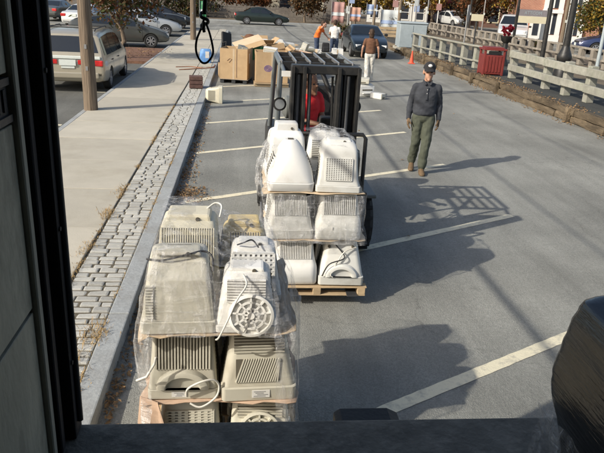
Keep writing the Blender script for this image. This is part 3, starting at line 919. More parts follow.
def lamp_post(label, loc, h, r, base=True):
    t = thing('lamp_post', label, 'lamp post', loc, 0, 'dark street lamp posts beside the path')
    mb = MB()
    mb.tube([(0, 0, 0), (0, 0, h * .5), (0, 0, h)], [r, r * .85, r * .6], 12)
    mb.build('shaft', 'black_paint', t, smooth=50)
    if base:
        mb = MB()
        zz = [(0, .27), (.35, .26), (.42, .22), (.62, .19), (.7, .24), (.82, .25), (.92, .21), (1.05, .15), (1.2, .11)]
        mb.loft([[Vector((q * math.cos(2 * PI * j / 12), q * math.sin(2 * PI * j / 12), z)) for j in range(12)] for z, q in zz])
        mb.build('base', 'black_paint', t, smooth=40)
    MB().ball((0, 0, h + .3), (.22, .22, .32), 12).build('lantern', 'lamp_glass', t, smooth=60)
    MB().cyl((0, 0, h - .02), (0, 0, h + .06), .12, .16).build('collar', 'black_paint', t)
    return t
lamp_post('thick dark lamp post with ornate base just behind the timber fence', (11.05, 21.5, .334), 4.6, .13)
lamp_post('slim dark lamp post in front of the right end of the cream platform sign', (13.55, 28.4, .334), 4.8, .11, False)
tk = lamp_post('dark lamp post on the left of the cream platform sign', (15.0, 35.3, .334), 4.2, .09, False)
# round red planter on a dark pedestal
pl = thing('flower_planter', 'round red flower ball on a dark pedestal behind the red bin', 'planter', (10.75, 26, .334))
mb = MB(); mb.loft([[Vector((q * math.cos(2 * PI * j / 10), q * math.sin(2 * PI * j / 10), z)) for j in range(10)] for z, q in ((0, .24), (.12, .22), (.3, .13), (.9, .1), (1.0, .2), (1.18, .25))]); mb.build('pedestal', 'black_paint', pl, smooth=40)
o = bpy.data.objects.new('flowers', crown_mesh('flowers', [(0, 0, 1.42, .24, .24, .22)], 1500, .05, [leaf_material('petal_red', (.22, .015, .03), (.42, .03, .06)), LEAF_GREEN], [.93, .07], .05)); COL.objects.link(o); o.parent = pl
# lettering helper: real mesh letters from the built-in font
def lettering(txt, size, mat, parent, loc, rot=(PI / 2, 0, 0), name='lettering', depth=.002):
    c = bpy.data.curves.new(name, 'FONT'); c.body = txt; c.size = size; c.extrude = depth; c.align_x = 'CENTER'; c.align_y = 'CENTER'; c.resolution_u = 2
    o = bpy.data.objects.new(name, c); COL.objects.link(o)
    bpy.context.view_layer.update()
    me = bpy.data.meshes.new_from_object(o.evaluated_get(bpy.context.evaluated_depsgraph_get()))
    bpy.data.objects.remove(o); bpy.data.curves.remove(c)
    me.materials.clear(); me.materials.append(MATS[mat])
    o = inst(name, me, parent, loc, rot)
    return o
sg = thing('platform_sign', 'wide platform sign with grey lettered board over a cream band', 'sign', (15.75, 35.0, .20))
for sx in (-.86, .86): MB().span((sx - .05, -.05, 0), (sx + .05, .05, 2.45)).build('post', 'black_paint', sg)
MB().span((-.8, -.04, 1.98), (.8, .04, 2.32)).build('board', 'sign_grey', sg)
MB().span((-.8, -.06, 1.62), (.8, .06, 1.975)).build('band', 'sign_cream', sg)
lettering('ATTCOM', .24, 'cabinet_grey', sg, (0, -.043, 2.14))
s2 = thing('street_sign', 'small cream sign on a thin post left of the red planter', 'sign', (10.85, 30, .334))
MB().cyl((0, 0, 0), (0, 0, 1.95), .035).build('post', 'dark_metal', s2); MB().span((-.29, -.05, 1.6), (.29, -.036, 1.9)).build('panel', 'sign_cream', s2)
s3 = thing('round_sign', 'grey round sign seen nearly edge on atop a thin pole', 'sign', (8.99, 26, .334), rad(62))
MB().cyl((0, 0, 0), (0, 0, 2.3), .032).build('post', 'steel', s3)
MB().cyl((0, -.05, 1.98), (0, -.035, 1.98), .34, None, 24).build('disc', 'sign_back', s3, smooth=40)
s4 = thing('pole_light', 'thin pale blue grey pole at the right edge behind the fence', 'pole', (14.3, 25.0, .334))
MB().tube([(0, 0, 0), (0, 0, 2.4), (.02, 0, 4.8)], [.075, .065, .05], 10).build('shaft', 'cabinet_grey', s4, smooth=60); MB().box((0, 0, .03), (.26, .26, .06)).build('base_plate', 'steel', s4); MB().box((.2, 0, 4.8), (.5, .16, .1)).build('lamp_head', 'cabinet_grey', s4)
# posts, banners and hoardings around the far corner
for lab, x, y, h_, r_, mt in (('thin dark pole left of the white house', 8.9, 44.5, 5.2, .1, 'pole_wood'), ('dark pole between the white house and the grey cabinet', 10.4, 43.5, 5.2, .12, 'pole_wood'), ('thin dark pole right of the pink building', 16.6, 47.5, 5.5, .08, 'black_paint'), ('thin grey pole rising behind the grey cabinet', 12.6, 44.6, 5.2, .05, 'steel'), ('slim pale pole right of the pink building', 18.4, 49.5, 4.5, .06, 'steel'), ('thin grey pole beside the pink banner', 7.6, 47.5, 4.4, .05, 'steel'), ('brown trunk like pole beside the brick building', 19.4, 38.5, 5.5, .13, 'pole_wood')):
    t = thing('street_pole', lab, 'pole', (x, y, .0 if x < 8.4 else .334), (0, R.uniform(-.01, .01), 0), 'poles along the far street')
    MB().tube([(0, 0, 0), (0, 0, h_ / 2), (0, 0, h_)], [r_, r_ * .85, r_ * .7], 9).build('shaft', mt, t, smooth=60)
    MB().box((0, -r_ * 1.1, 1.6), (.12, .012, .16)).build('notice', 'plate_white', t)
M('banner_white', (.50, .53, .53), .7, .06, 2, .1, 20); M('banner_blue', (.30, .38, .55), .7, .1, 2, .1, 20); M('banner_pink', (.38, .22, .20), .7, .1, 2, .1, 20)
def banner(label, x, y, z, w, h_, mt, stripe):
    t = thing('banner', label, 'banner', (x, y, 0.05), 0, 'banners on poles at the far corner')
    MB().tube([(-w / 2 - .03, 0, 0), (-w / 2 - .03, 0, z + h_ + .12)], .025, 7).build('pole', 'steel', t)
    mb = MB(); n = 10
    for i in range(n):
        pass
    vs = [(-w / 2 + w * i / n, .05 * math.sin(i * 1.1) + .015 * j, z + h_ * j / 4) for j in range(5) for i in range(n + 1)]
    mb.add(vs, [(j * (n + 1) + i, j * (n + 1) + i + 1, (j + 1) * (n + 1) + i + 1, (j + 1) * (n + 1) + i) for j in range(4) for i in range(n)])
    o = mb.build('cloth', mt, t, smooth=80)
    m = o.modifiers.new('t', 'SOLIDIFY'); m.thickness = .012
    MB().add([(p[0], p[1] - .014, z + h_ * .35 + (p[2] - z) * .3) for p in vs], mb.f).build('stripe', stripe, t, smooth=80)
banner('pink and white banner on a pole behind the orange shirt man', 7.2, 50, .7, .95, 1.5, 'banner_pink', 'banner_white')
banner('pale blue banner right of the pink one', 9.9, 50.5, 1.4, .8, .75, 'banner_blue', 'banner_white')
banner('large white hoarding banner above the blue sedan', 10.9, 48.5, .35, 1.35, 1.5, 'banner_white', 'banner_blue')
banner('brown and pink banner between two poles left of the golden tree', 8.4, 49.2, .9, .8, 1.0, 'stucco_pink', 'banner_blue')
banner('green and white street banner on a pole behind the hanging loop', -3.05, 52, .55, .5, 1.2, 'green_plastic', 'banner_white')
# timber barrier behind the blue sedan
bw = thing('plank_barrier', 'low tan plank barrier behind the blue sedan', 'barrier', (9.2, 41.5, 0))
for i in range(5):
    MB().box((i * .55 - 1.1, 0, .5), (.08, .08, 1.0)).build('post', 'grey_wood', bw)
for k in range(4): MB().box((0, -.06, .25 + .22 * k), (2.4, .03, .17)).build('plank', 'pallet_wood', bw)

G = 'trees in the background'
tree('orange leaved tree between the white house and the pink building', (17.4, 60, 0.334), 2.0, .14, [(0, 0, 2.5, 1.6, 1.4, 1.0), (-1.2, .2, 2.7, 1, .9, .8), (0, 0, 3.8, 1.5, 1.3, 1)], 3000, .13, [LEAF_YELLOW, LEAF_RUST, LEAF_BROWN], [.35, .4, .25], G)
tree('rusty tree above the teal car near the grey poles', (18.6, 53, 0.334), 2.0, .12, [(0, 0, 2.8, 1.2, 1.1, .8), (.9, 0, 2.6, .9, .9, .6), (0, 0, 3.8, 1.3, 1.2, .9)], 2600, .12, [LEAF_RUST, LEAF_BROWN, LEAF_DARK], [.45, .35, .2], G)
tree('yellow leaved young tree behind the pale blue banner', (9.2, 54, 0.08), 1.8, .1, [(0, 0, 2.3, 1.2, 1.0, .8), (.8, 0, 2.6, .8, .8, .6)], 2200, .12, [LEAF_YELLOW, LEAF_BROWN, LEAF_GREEN], [.5, .3, .2], G)
tree('thin brown tree behind the orange shirt person', (6.0, 64, 0.08), 1.6, .1, [(0, 0, 2.1, 1.5, 1.0, 1.1), (1.0, 0, 1.8, 1.0, .8, .7)], 2200, .13, [LEAF_BROWN, LEAF_RUST, LEAF_DARK], [.5, .2, .3], G)
for k, (x, y, h_) in enumerate(((7.9, 49.6, 2.6), (8.6, 52.5, 3.2), (10.3, 52.0, 3.4), (11.7, 50.6, 2.9), (12.3, 46.6, 3.3), (13.9, 52.5, 3.0), (14.6, 56.5, 3.4), (16.0, 53.5, 3.0))):
    t = thing('sign_post', ('slim white sign post, ' + ('first', 'second', 'third', 'fourth', 'fifth', 'sixth', 'seventh', 'eighth')[k] + ' from the left around the far corner'), 'sign post', (x, y, .05 if x < 8.4 else .334), 0, 'sign posts around the far corner')
    MB().tube([(0, 0, 0), (0, 0, h_)], .045, 7).build('post', 'white_trim' if k % 2 else 'steel', t)
    MB().box((0, -.06, h_ - .9 - .2 * (k % 3)), (.34 + .1 * (k % 2), .014, .5)).build('panel', ('banner_white', 'banner_blue', 'sign_cream', 'banner_pink')[k % 4], t)
# low storefront awnings on the far side of the road
for lab, x, y, w, mt in (('dark red shop awning on the pink building', 23.2, 73.3, 3.2, 'bin_red'), ('cream shop awning on the dark brick building', 28.6, 65.6, 4.2, 'sign_cream')):
    t = thing('shop_awning', lab, 'awning', (x, y, .334), rad(-7))
    MB().prism([(-1.1, 2.15), (-1.1, 2.35), (0, 2.95), (0, 2.85)], 0, -w / 2, w / 2).build('canvas', mt, t)
    for sx in (-1, 1): MB().tube([(sx * w / 2.1, -1.05, 2.2), (sx * w / 2.1, -.1, 2.3)], .02, 6).build('bracket', 'steel', t)
# ================================================================== VEHICLES
def lerp(a, b, t): return a + (b - a) * t
CARS = {
 'minivan': dict(L=4.95, W=1.94, wr=.335, wx=(-1.5, 1.5), st=[(-2.48, .42, .60, .60, .90), (-2.46, .36, .98, .98, .94), (-2.40, .32, 1.04, 1.12, .96), (-2.14, .28, 1.04, 1.66, .98), (-1.9, .26, 1.03, 1.73, 1), (-.7, .25, 1.0, 1.78, 1), (.25, .25, .99, 1.74, 1), (.62, .25, .99, 1.66, 1), (1.5, .25, 1.0, 1.05, .99), (2.15, .27, .88, .90, .95), (2.42, .32, .68, .70, .88), (2.48, .40, .55, .56, .80)],
   ws=(.66, 1.46), rw=(-2.40, -2.15), side=[(-2.1, -1.05), (-.98, .05), (.12, .95)], seams=(-1.02, .08, 1.15)),
 'sedan': dict(L=4.65, W=1.80, wr=.32, wx=(-1.33, 1.42), st=[(-2.33, .40, .62, .62, .84), (-2.28, .32, .92, .92, .90), (-2.1, .28, .98, .99, .94), (-1.6, .25, .98, 1.02, .98), (-.95, .24, .95, 1.36, 1), (-.4, .24, .94, 1.43, 1), (.2, .24, .93, 1.41, 1), (1.02, .24, .92, .97, 1), (1.6, .25, .84, .87, .98), (2.12, .28, .70, .72, .92), (2.3, .34, .56, .57, .84)],
   ws=(.28, .98), rw=(-1.55, -.97), side=[(-.98, -.2), (-.12, .7)], seams=(-.16, .95)),
 'hatch': dict(L=4.45, W=1.76, wr=.315, wx=(-1.28, 1.42), st=[(-2.2, .40, .70, .70, .86), (-2.17, .32, 1.02, 1.02, .9), (-2.0, .27, 1.03, 1.12, .95), (-1.2, .25, 1.0, 1.38, 1), (-.3, .24, .96, 1.50, 1), (.15, .24, .93, 1.46, 1), (1.25, .24, .92, .98, 1), (1.75, .25, .82, .85, .97), (2.12, .28, .68, .70, .92), (2.24, .34, .54, .55, .84)],
   ws=(.25, 1.2), rw=(-1.95, -1.22), side=[(-1.25, -.35), (-.27, .75)], seams=(-.31, 1.05)),
 'suv': dict(L=4.8, W=1.92, wr=.37, wx=(-1.4, 1.42), st=[(-2.4, .50, .72, .72, .9), (-2.38, .42, 1.06, 1.06, .95), (-2.25, .36, 1.1, 1.35, .98), (-2.05, .34, 1.1, 1.70, 1), (-.8, .34, 1.08, 1.78, 1), (.3, .34, 1.07, 1.72, 1), (1.0, .34, 1.07, 1.12, 1), (1.8, .36, 1.02, 1.05, .97), (2.3, .40, .90, .92, .93), (2.4, .48, .70, .70, .88)],
   ws=(.34, .97), rw=(-2.26, -2.07), side=[(-2.0, -1.0), (-.92, -.05), (.02, .72)], seams=(-.95, 0, .95)),
}
CAR_MESH = {}
def car_parts(kind):
    if kind in CAR_MESH: return CAR_MESH[kind]
    c = CARS[kind]; W = c['W'] / 2; H = max(s[3] for s in c['st'])
    st = c['st']
    def at(x):
        for a, b in zip(st, st[1:]):
            if a[0] <= x <= b[0]:
                t = (x - a[0]) / (b[0] - a[0])
                return [lerp(a[i], b[i], t) for i in range(5)]
        return list(st[0] if x < st[0][0] else st[-1])
    def half(s):
        x, zb, belt, top, wf = s
        w = W * wf
        k = max(0, min(1, (top - belt) / (H - .95)))
        wt = w * (.95 - .20 * k)
        zm = lerp(zb, belt, .5)
        return [(w * .80, zb), (w * .95, zb + .05), (w * .995, zb + .16), (w, zm), (w * .985, lerp(zm, belt, .6)), (w * .955, belt), (wt, max(belt + .004, top - .07 * k - .006)), (wt * .93, top - .022 * k - .002), (wt * .75, top), (wt * .35, top + .012)]
    xs = sorted(set([s[0] for s in st] + [lerp(a[0], b[0], .5) for a, b in zip(st, st[1:])]))
    rings = []
    for x in xs:
        h = half(at(x))
        rings.append([Vector((x, y, z)) for y, z in h] + [Vector((x, -y, z)) for y, z in reversed(h)])
    mb = MB(); mb.loft(rings)
    body = mb.build('body', 'trim_black', None, smooth=38)
    for wx in c['wx']:
        for sy in (-1, 1):
            t = MB().cyl((wx, sy * (W - .24), c['wr']), (wx, sy * (W + .3), c['wr']), c['wr'] + .055, None, 20).build('cut', 'trim_black')
            m = body.modifiers.new('b', 'BOOLEAN'); m.object = t; m.operation = 'DIFFERENCE'; m.solver = 'EXACT'
            t['tmp'] = 1
    evaluated(body, 'body_' + kind)
    for o in [o for o in COL.objects if o.get('tmp')]:
        bpy.data.objects.remove(o)
    me = body.data
    bpy.data.objects.remove(body)
    me.polygons.foreach_set('use_smooth', [True] * len(me.polygons)); me.set_sharp_from_angle(angle=rad(38))
    P = {'body': me}
    def top_pt(x, f, off):
        s = at(x); h = half(s); return Vector((x, h[8][0] * f * 1.12, s[3] + off))
    def patch(x0, x1, f0, f1, off=.012):
        g = MB(); n = 6; vs = []
        for i in range(n + 1):
            x = lerp(x0, x1, i / n)
            for j in range(7):
                vs.append(top_pt(x, lerp(-1, 1, j / 6) * lerp(f0, f1, i / n), off + .006 * (1 - abs(j - 3) / 3)))
        g.add(vs, [(i * 7 + j, i * 7 + j + 1, (i + 1) * 7 + j + 1, (i + 1) * 7 + j) for i in range(n) for j in range(6)])
        return g
    P['windshield'] = patch(c['ws'][0] + .03, c['ws'][1] - .04, 1.0, 1.12).mesh('windshield', 'car_glass', smooth=60)
    # rear glass laid on the sloped tail
    P['rear_window'] = patch(c['rw'][0] + .02, c['rw'][1] - .02, 1.08, .98).mesh('rear_window', 'car_glass', smooth=60)
    for k, (a, b) in enumerate(c['side']):
        for sy in (-1, 1):
            vs = []; n = 5
            for i in range(n + 1):
                x = lerp(a, b, i / n); s = at(x); h = half(s)
                y0, z0 = h[5]; y1, z1 = h[6]
                for t in (.07, .90):
                    vs.append(Vector((x, sy * (lerp(y0, y1, t) + .008), lerp(z0, z1, t))))
            P['side_window%d%d' % (k, sy)] = MB().add(vs, [(2 * i, 2 * i + 2, 2 * i + 3, 2 * i + 1) for i in range(n)]).mesh('side_window', 'car_glass')
    g = MB()
    for x in c['seams']:
        for sy in (-1, 1):
            h = half(at(x)); h = [h[2], h[3], h[4], h[5]]
            g.add([Vector((x + dx, sy * (y + .003), z)) for y, z in h for dx in (-.006, .006)], [(2 * i, 2 * i + 1, 2 * i + 3, 2 * i + 2) for i in range(3)])
    P['door_seam'] = g.mesh('door_seam', 'trim_black')
    g = MB()
    for x in c['seams'][:2]:
        for sy in (-1, 1):
            h = half(at(x - .12)); g.box((x - .14, sy * (h[4][0] + .012), h[4][1] + .02), (.16, .025, .03))
    P['door_handle'] = g.mesh('door_handle', 'trim_black', bevel=.005)
    x0 = st[0][0]; x1 = st[-1][0]
    P['bumper_r'] = MB().box((x0 - .0, 0, .52), (.10, W * 1.62, .17)).mesh('bumper', 'trim_black', bevel=.03, seg=2)
    P['bumper_f'] = MB().box((x1 - .03, 0, .47), (.12, W * 1.52, .15)).mesh('bumper', 'trim_black', bevel=.03, seg=2)
    P['grille'] = MB().box((x1 - .035, 0, .62), (.06, W * .8, .09)).mesh('grille', 'trim_black', bevel=.01)
    P['plate'] = MB().box((x0 + (.0 if kind == 'minivan' else -.005), 0, .80), (.03, .34, .16)).mesh('licence_plate', 'plate_white')
    P['plate_f'] = MB().box((x1 + .035, 0, .5), (.012, .32, .15)).mesh('licence_plate', 'plate_white')
    s = at(x1 - .12)
    P['headlight'] = [MB().box((x1 - .14, sy * W * .68, s[2] - .075), (.24, .30, .12), (0, 0, -sy * .35)).mesh('headlight', 'lamp_glass', bevel=.03, seg=2) for sy in (-1, 1)]
    tl = .88 if kind in ('minivan', 'suv') else .80
    P['taillight'] = [MB().box((x0 + .055, sy * W * .74, tl), (.12, .38 if kind == 'minivan' else .32, .17), (0, 0, sy * .12)).mesh('taillight', 'tail_red', bevel=.03, seg=2) for sy in (-1, 1)]
    P['mirror'] = [MB().box((c['ws'][1] - .3, sy * (W + .07), 1.02 if H < 1.6 else 1.1), (.10, .17, .12)).mesh('wing_mirror', 'trim_black', bevel=.03, seg=2) for sy in (-1, 1)]
    r = c['wr']
    g = MB()
    prof = [(r * .66, -.09), (r * .9, -.10), (r, -.07), (r, .07), (r * .9, .10), (r * .66, .09)]
    g.loft([[Vector((q * math.cos(2 * PI * j / 22), w, q * math.sin(2 * PI * j / 22))) for j in range(22)] for q, w in prof], False, False)
    P['tyre'] = g.mesh('tyre', 'tyre', smooth=40)
    g = MB()
    g.cyl((0, -.03, 0), (0, .05, 0), r * .68, None, 20, 1)
    g.cyl((0, -.088, 0), (0, -.03, 0), r * .13, None, 10)
    for j in range(7):
        a = 2 * PI * j / 7
        g.box((r * .37 * math.cos(a), -.06, r * .37 * math.sin(a)), (r * .62, .05, r * .16), (0, -a, 0))
    g.loft([[Vector((q * math.cos(2 * PI * j / 22), w, q * math.sin(2 * PI * j / 22))) for j in range(22)] for q, w in ((r * .68, -.03), (r * .69, -.085), (r * .6, -.09), (r * .58, -.03))], False, False)
    P['rim'] = g.mesh('rim', ['rim', 'trim_black'], smooth=35)
    g = MB()
    for sy in (-1, 1): g.tube([(-1.9, sy * W * .66, H - .02), (-1.8, sy * W * .66, H + .035), (-.2, sy * W * .66, H + .035), (-.05, sy * W * .66, H - .02)], .018, 6)
    for x in (-1.5, -.5): g.tube([(x, -W * .66, H + .03), (x, W * .66, H + .03)], .014, 6)
    P['roof_rack'] = g.mesh('roof_rack', 'trim_black')
    CAR_MESH[kind] = P
    return P

def car(label, cat, kind, loc, heading, color, name='parked_car', group='cars parked around the lot', rack=False, rim=None, bright_bumper=True):
    P = car_parts(kind); c = CARS[kind]
    t = thing(name, label, cat, loc, heading, group)
    b = inst('body', P['body'], t)
    b.data = P['body'].copy(); b.data.materials.clear(); b.data.materials.append(MATS['paint_' + color])
    for k in ('windshield', 'rear_window'): inst(k, P[k], t)
    for k in P:
        if k.startswith('side_window'): inst('side_window', P[k], t)
    inst('door_seam', P['door_seam'], t); inst('door_handle', P['door_handle'], t)
    for k in ('bumper_r', 'bumper_f'):
        o = inst('bumper', P[k], t)
        if bright_bumper:
            o.data = P[k].copy(); o.data.materials.clear(); o.data.materials.append(MATS['paint_' + color])
    inst('grille', P['grille'], t)
    inst('licence_plate', P['plate'], t); inst('licence_plate', P['plate_f'], t)
    for me in P['headlight']: inst('headlight', me, t)
    for me in P['taillight']: inst('taillight', me, t)
    for me in P['mirror']: inst('wing_mirror', me, t)
    W = c['W'] / 2
    for wx in c['wx']:
        for sy in (-1, 1):
            w = inst('wheel', P['tyre'], t, (wx, sy * (W - .115), c['wr']), (0, R.uniform(0, 6), 0 if sy < 0 else PI))
            w.rotation_euler = (0, 0, 0 if sy < 0 else PI)
            inst('rim', P['rim'], w)
    if rack: inst('roof_rack', P['roof_rack'], t)
    return t
paint('champagne', (.37, .335, .26)); paint('grey', (.075, .078, .072)); paint('silver', (.42, .44, .45)); paint('white', (.62, .63, .62)); paint('black', (.012, .013, .015)); paint('blueblack', (.010, .017, .024)); paint('dgreen', (.014, .024, .020)); paint('blue', (.022, .035, .10)); paint('teal', (.10, .14, .15))
van = car('champagne gold minivan parked beyond the near utility pole', 'van', 'minivan', (-4.57, 19.6, 0), rad(92), 'champagne', 'minivan', rack=True)
van.scale = (.96, .98, .875)
g = MB(); g.span((-2.50, -.84, .99), (-2.435, .84, 1.075)); g.build('tailgate_trim', 'plate_white', van, bevel=.01)
for sy in (-1, 1): MB().span((-2.495, sy * .90, .83), (-2.44, sy * .26, .96)).build('reflector_band', 'tail_red', van, bevel=.015)
MB().box((-2.505, 0, .885), (.02, .42, .17)).build('plate_recess', 'plate_white', van)
car('dark grey hatchback with its nose towards the sidewalk behind the small tree', 'car', 'hatch', (-5.75, 31.6, 0), rad(8), 'grey')
car('silver sedan third from the sidewalk pole, nose towards the sidewalk', 'car', 'sedan', (-5.9, 39.3, 0), rad(6), 'silver')
car('black sports utility car parked just behind the silver sedan', 'car', 'suv', (-6.1, 43.6, 0), rad(5), 'black')
car('black hatchback farthest along the parked row by the cross street', 'car', 'hatch', (-5.7, 47.3, 0), rad(4), 'black')
car('silver hatchback beyond the grey hatchback, half hidden by the small tree', 'car', 'hatch', (-8.4, 49.5, 0), rad(85), 'silver')
car('dark sedan at the far left edge beyond the white sedan', 'car', 'sedan', (-13.6, 50.5, 0), rad(84), 'grey')
car('white sedan facing away far left beyond the minivan', 'car', 'sedan', (-9.9, 44.0, 0), rad(80), 'white')
car('dark green sedan parked across the street before the picket fence', 'car', 'sedan', (1.65, 57.6, 0), rad(3), 'dgreen')
car('dark blue sedan facing the camera right of the walking brown shirt person', 'car', 'sedan', (6.05, 32.4, 0), rad(-91), 'blueblack')
car('white sports utility car behind the cream platform sign', 'car', 'suv', (17.7, 42.0, .334), rad(-112), 'white', group='cars on the far road')
car('dark blue car beside the orange and green tree at right', 'car', 'sedan', (21.0, 35.0, .334), rad(168), 'blue', group='cars on the far road')
car('teal grey car far off right of the pink building', 'car', 'sedan', (22.6, 74, .334), rad(-100), 'teal', group='cars on the far road')
car('small white car far away under the dark reddish tree', 'car', 'hatch', (21.3, 66, .334), rad(-75), 'white', group='cars on the far road')

# ================================================================== FORKLIFT
fk = thing('forklift', 'black forklift with an overhead guard carrying the far stack of monitors', 'forklift', (0.86, 7.0, 0), 0)
def fp(name, mb, mat, parent=None, **k): return mb.build(name, mat, parent or fk, **k)
mb = MB()
mb.prism([(-.45, .22), (1.55, .22), (1.62, .55), (1.62, .95), (.95, 1.02), (.9, .72), (-.2, .66), (-.45, .60)], 0, -.46, .46)
fp('chassis', mb, 'grey_paint', bevel=.03, seg=2)
mb = MB(); mb.prism([(.98, .2), (1.75, .25), (1.9, .5), (1.86, 1.0), (1.6, 1.12), (.98, 1.1)], 0, -.52, .52); fp('counterweight', mb, 'black_paint', bevel=.05, seg=2)
mb = MB(); mb.box((0, .62, 1.02), (.5, .46, .12)); st = fp('seat', mb, 'rubber', bevel=.04, seg=2)
mb = MB(); mb.box((.05, .90, 1.36), (.56, .12, .66), (-.12, 0, 0)); fp('seat_back', mb, 'rubber', bevel=.05, seg=2)
mb = MB(); mb.prism([(-.42, .62), (-.2, .62), (-.2, 1.12), (-.32, 1.2), (-.42, 1.1)], 0, -.44, .44); fp('cowl', mb, 'black_paint', bevel=.03)
mb = MB(); mb.tube([(-.02, .18 - .17 * math.cos(0), 1.28)] + [(-.02 + .17 * math.sin(a), .18 - .17 * math.cos(a) * .8, 1.28 + .06 * math.cos(a) * -1) for a in [2 * PI * i / 18 for i in range(1, 19)]], .016, 7); mb.tube([(-.02, -.1, 1.1), (-.02, .17, 1.27)], .02, 7); mb.ball((-.02, .17, 1.275), (.05, .05, .03), 8)
fp('steering_wheel', mb, 'rubber', smooth=60)
for k in range(3):
    mb = MB(); mb.tube([(.22 + .07 * k, -.2, 1.15), (.23 + .07 * k, -.08, 1.38)], .011, 6); mb.ball((.23 + .07 * k, -.08, 1.39), .024, 8); fp('lever', mb, 'black_paint')
for sx in (-1, 1):
    for y_, r_ in ((-.22, .34), (1.25, .27)):
        w = MB().loft([[Vector((v, q * math.cos(2 * PI * j / 26), q * math.sin(2 * PI * j / 26))) for j in range(26)] for q, v in ((r_ * .55, -.11), (r_ * .9, -.12), (r_, -.08), (r_, .08), (r_ * .9, .12), (r_ * .55, .11))], True, True)
        for j in range(18):
            a = 2 * PI * j / 18
            w.box((0, r_ * math.cos(a), r_ * math.sin(a)), (.21, .03, .035), (a, 0, 0))
        wo = fp('wheel', w, 'tyre', smooth=40, loc=(sx * .50, y_, r_))
        MB().cyl((-.128, 0, 0), (.128, 0, 0), r_ * .5, None, 16).build('rim', 'steel', wo, smooth=40)
    if True:
        mb = MB(); mb.tube([(sx * .55, -.62 + .35, .66), (sx * .55, .1, .74)], .03, 6); mb.box((sx * .5, -.22, .70), (.26, .62, .04)); fp('fender', mb, 'grey_paint', bevel=.01)
# overhead guard
MB().box((.075, -.30, 1.30), (.20, .10, .46), (.15, 0, 0)).build('instrument_cluster', 'black_paint', fk, bevel=.02, seg=2)
MB().box((.075, -.355, 1.46), (.13, .01, .06), (.15, 0, 0)).build('gauge', 'dark_metal', fk)
MB().tube([(.02, .25, 1.98), (.14, .1, 1.7), (.20, -.05, 1.45)], .028, 8).build('harness_arm', 'rubber', fk, smooth=60)
zt = 2.045
for sx, gx in ((-1, -.455), (1, .315)):
    mb = MB(); mb.tube([(gx + sx * .02, -.12, 1.05), (gx, -.24, zt), (gx, .76, zt + .01), (gx, .86, zt - .05), (gx + sx * .03, 1.22, 1.1)], .03, 8)
    fp('guard_frame', mb, 'guard_paint', smooth=60)
for y_ in (-.24, .28, .82): fp('guard_crossbar', MB().box((-.07, y_, zt - .018), (.79, .03, .095)), 'black_paint', bevel=.006)
for k in range(6):
    x = -.445 + .75 * k / 5
    MB().box((x, .29, zt + .022), (.018, 1.10, .04), (0, 0, 0)).build('guard_bar', 'steel', fk, bevel=.004)
for sx in (-1, 1): MB().tube([(-.07 + sx * .36, -.58, 1.98), (-.07 + sx * .37, -.24, 2.03)], .022, 8).build('guard_brace', 'guard_paint', fk, smooth=60)
# mast
mt_ = fk
for sx, xx, ww in ((-1, -.30, .058), (1, .20, .098)):
    for dx, w_, y_, dd in ((-ww, .035, -.66, .16), (ww, .035, -.66, .16), (0, 2 * ww - .04, -.60, .03), (-ww * .35, .022, -.66, .07)):
        fp('mast_rail', MB().box((xx + dx, y_, 1.11), (w_, dd, 1.94)), 'black_paint', bevel=.004)
    mb = MB(); mb.tube([(xx, -.68, .2), (xx, -.68, 1.25), (xx, -.68, 1.26), (xx, -.68, 2.0)], [.035, .035, .022, .022], 12); fp('lift_cylinder', mb, 'dark_metal', smooth=60)
    mb = MB(); mb.tube([(xx * .62, -.68, 2.03), (xx * .62, -.71, 1.6), (xx * .62, -.70, .4)], .018, 6); fp('chain', mb, 'dark_metal')
    mb = MB(); mb.tube([(xx - sx * .11, -.62, 2.0), (xx - sx * .12, -.66, 1.5), (xx - sx * .10, -.62, .6)], .014, 6); fp('hose', mb, 'rubber')
    if sx < 0: continue
    mb = MB(); mb.tube([(xx - sx * .15, -.60, 1.98), (xx - sx * .13, -.63, 1.3), (xx - sx * .14, -.6, .6)], .012, 6); fp('hose', mb, 'rubber')
for c_, d_ in (((-.03, -.64, 2.05), (.68, .15, .08)), ((0, -.62, 1.16), (.4, .06, .06)), ((0, -.62, .3), (.62, .12, .12))): fp('mast_crosspiece', MB().box(c_, d_), 'black_paint', bevel=.006)
mb = MB()
for z in (.34, .78): mb.box((-.02, -.80, z), (.95, .06, .12))
for sx in (-1, 1): mb.box((sx * .3, -.77, .56), (.05, .06, .55))
fp('carriage', mb, 'black_paint', bevel=.006)
mb = MB(); mb.tube([(-.50, -.80, .4), (-.50, -.80, 1.40), (-.47, -.80, 1.44), (.37, -.80, 1.44), (.40, -.80, 1.40), (.40, -.80, .4)], .021, 8)
for k in range(5): mb.tube([(-.34 + .145 * k, -.80, .78), (-.34 + .145 * k, -.80, 1.44)], .011, 6)
fp('load_backrest', mb, 'black_paint', smooth=60)
for sx in (-.36, .20):
    mb = MB(); mb.prism([(-.80, .10), (-1.78, .115), (-1.78, .125), (-.84, .15), (-.84, .62), (-.80, .62)], 0, sx - .05, sx + .05); fp('fork', mb, 'dark_metal', bevel=.003)
for sx, lx in ((-1, -.47), (1, .30)):
    mb = MB(); mb.tube([(lx, -.42, 1.6), (lx - sx * .02, -.50, 1.66)], .018, 6); mb.cyl((lx, -.56, 1.68), (lx, -.47, 1.68), .07, .045, 16); l = fp('work_lamp', mb, 'black_paint', smooth=50)
    MB().cyl((lx, -.568, 1.68), (lx, -.560, 1.68), .05, None, 16).build('lens', 'sign_back' if sx < 0 else 'dark_metal', l, smooth=40)
MB().box((-.40, -.60, 1.99), (.13, .012, .055)).build('capacity_plate', 'label_paper', fk)
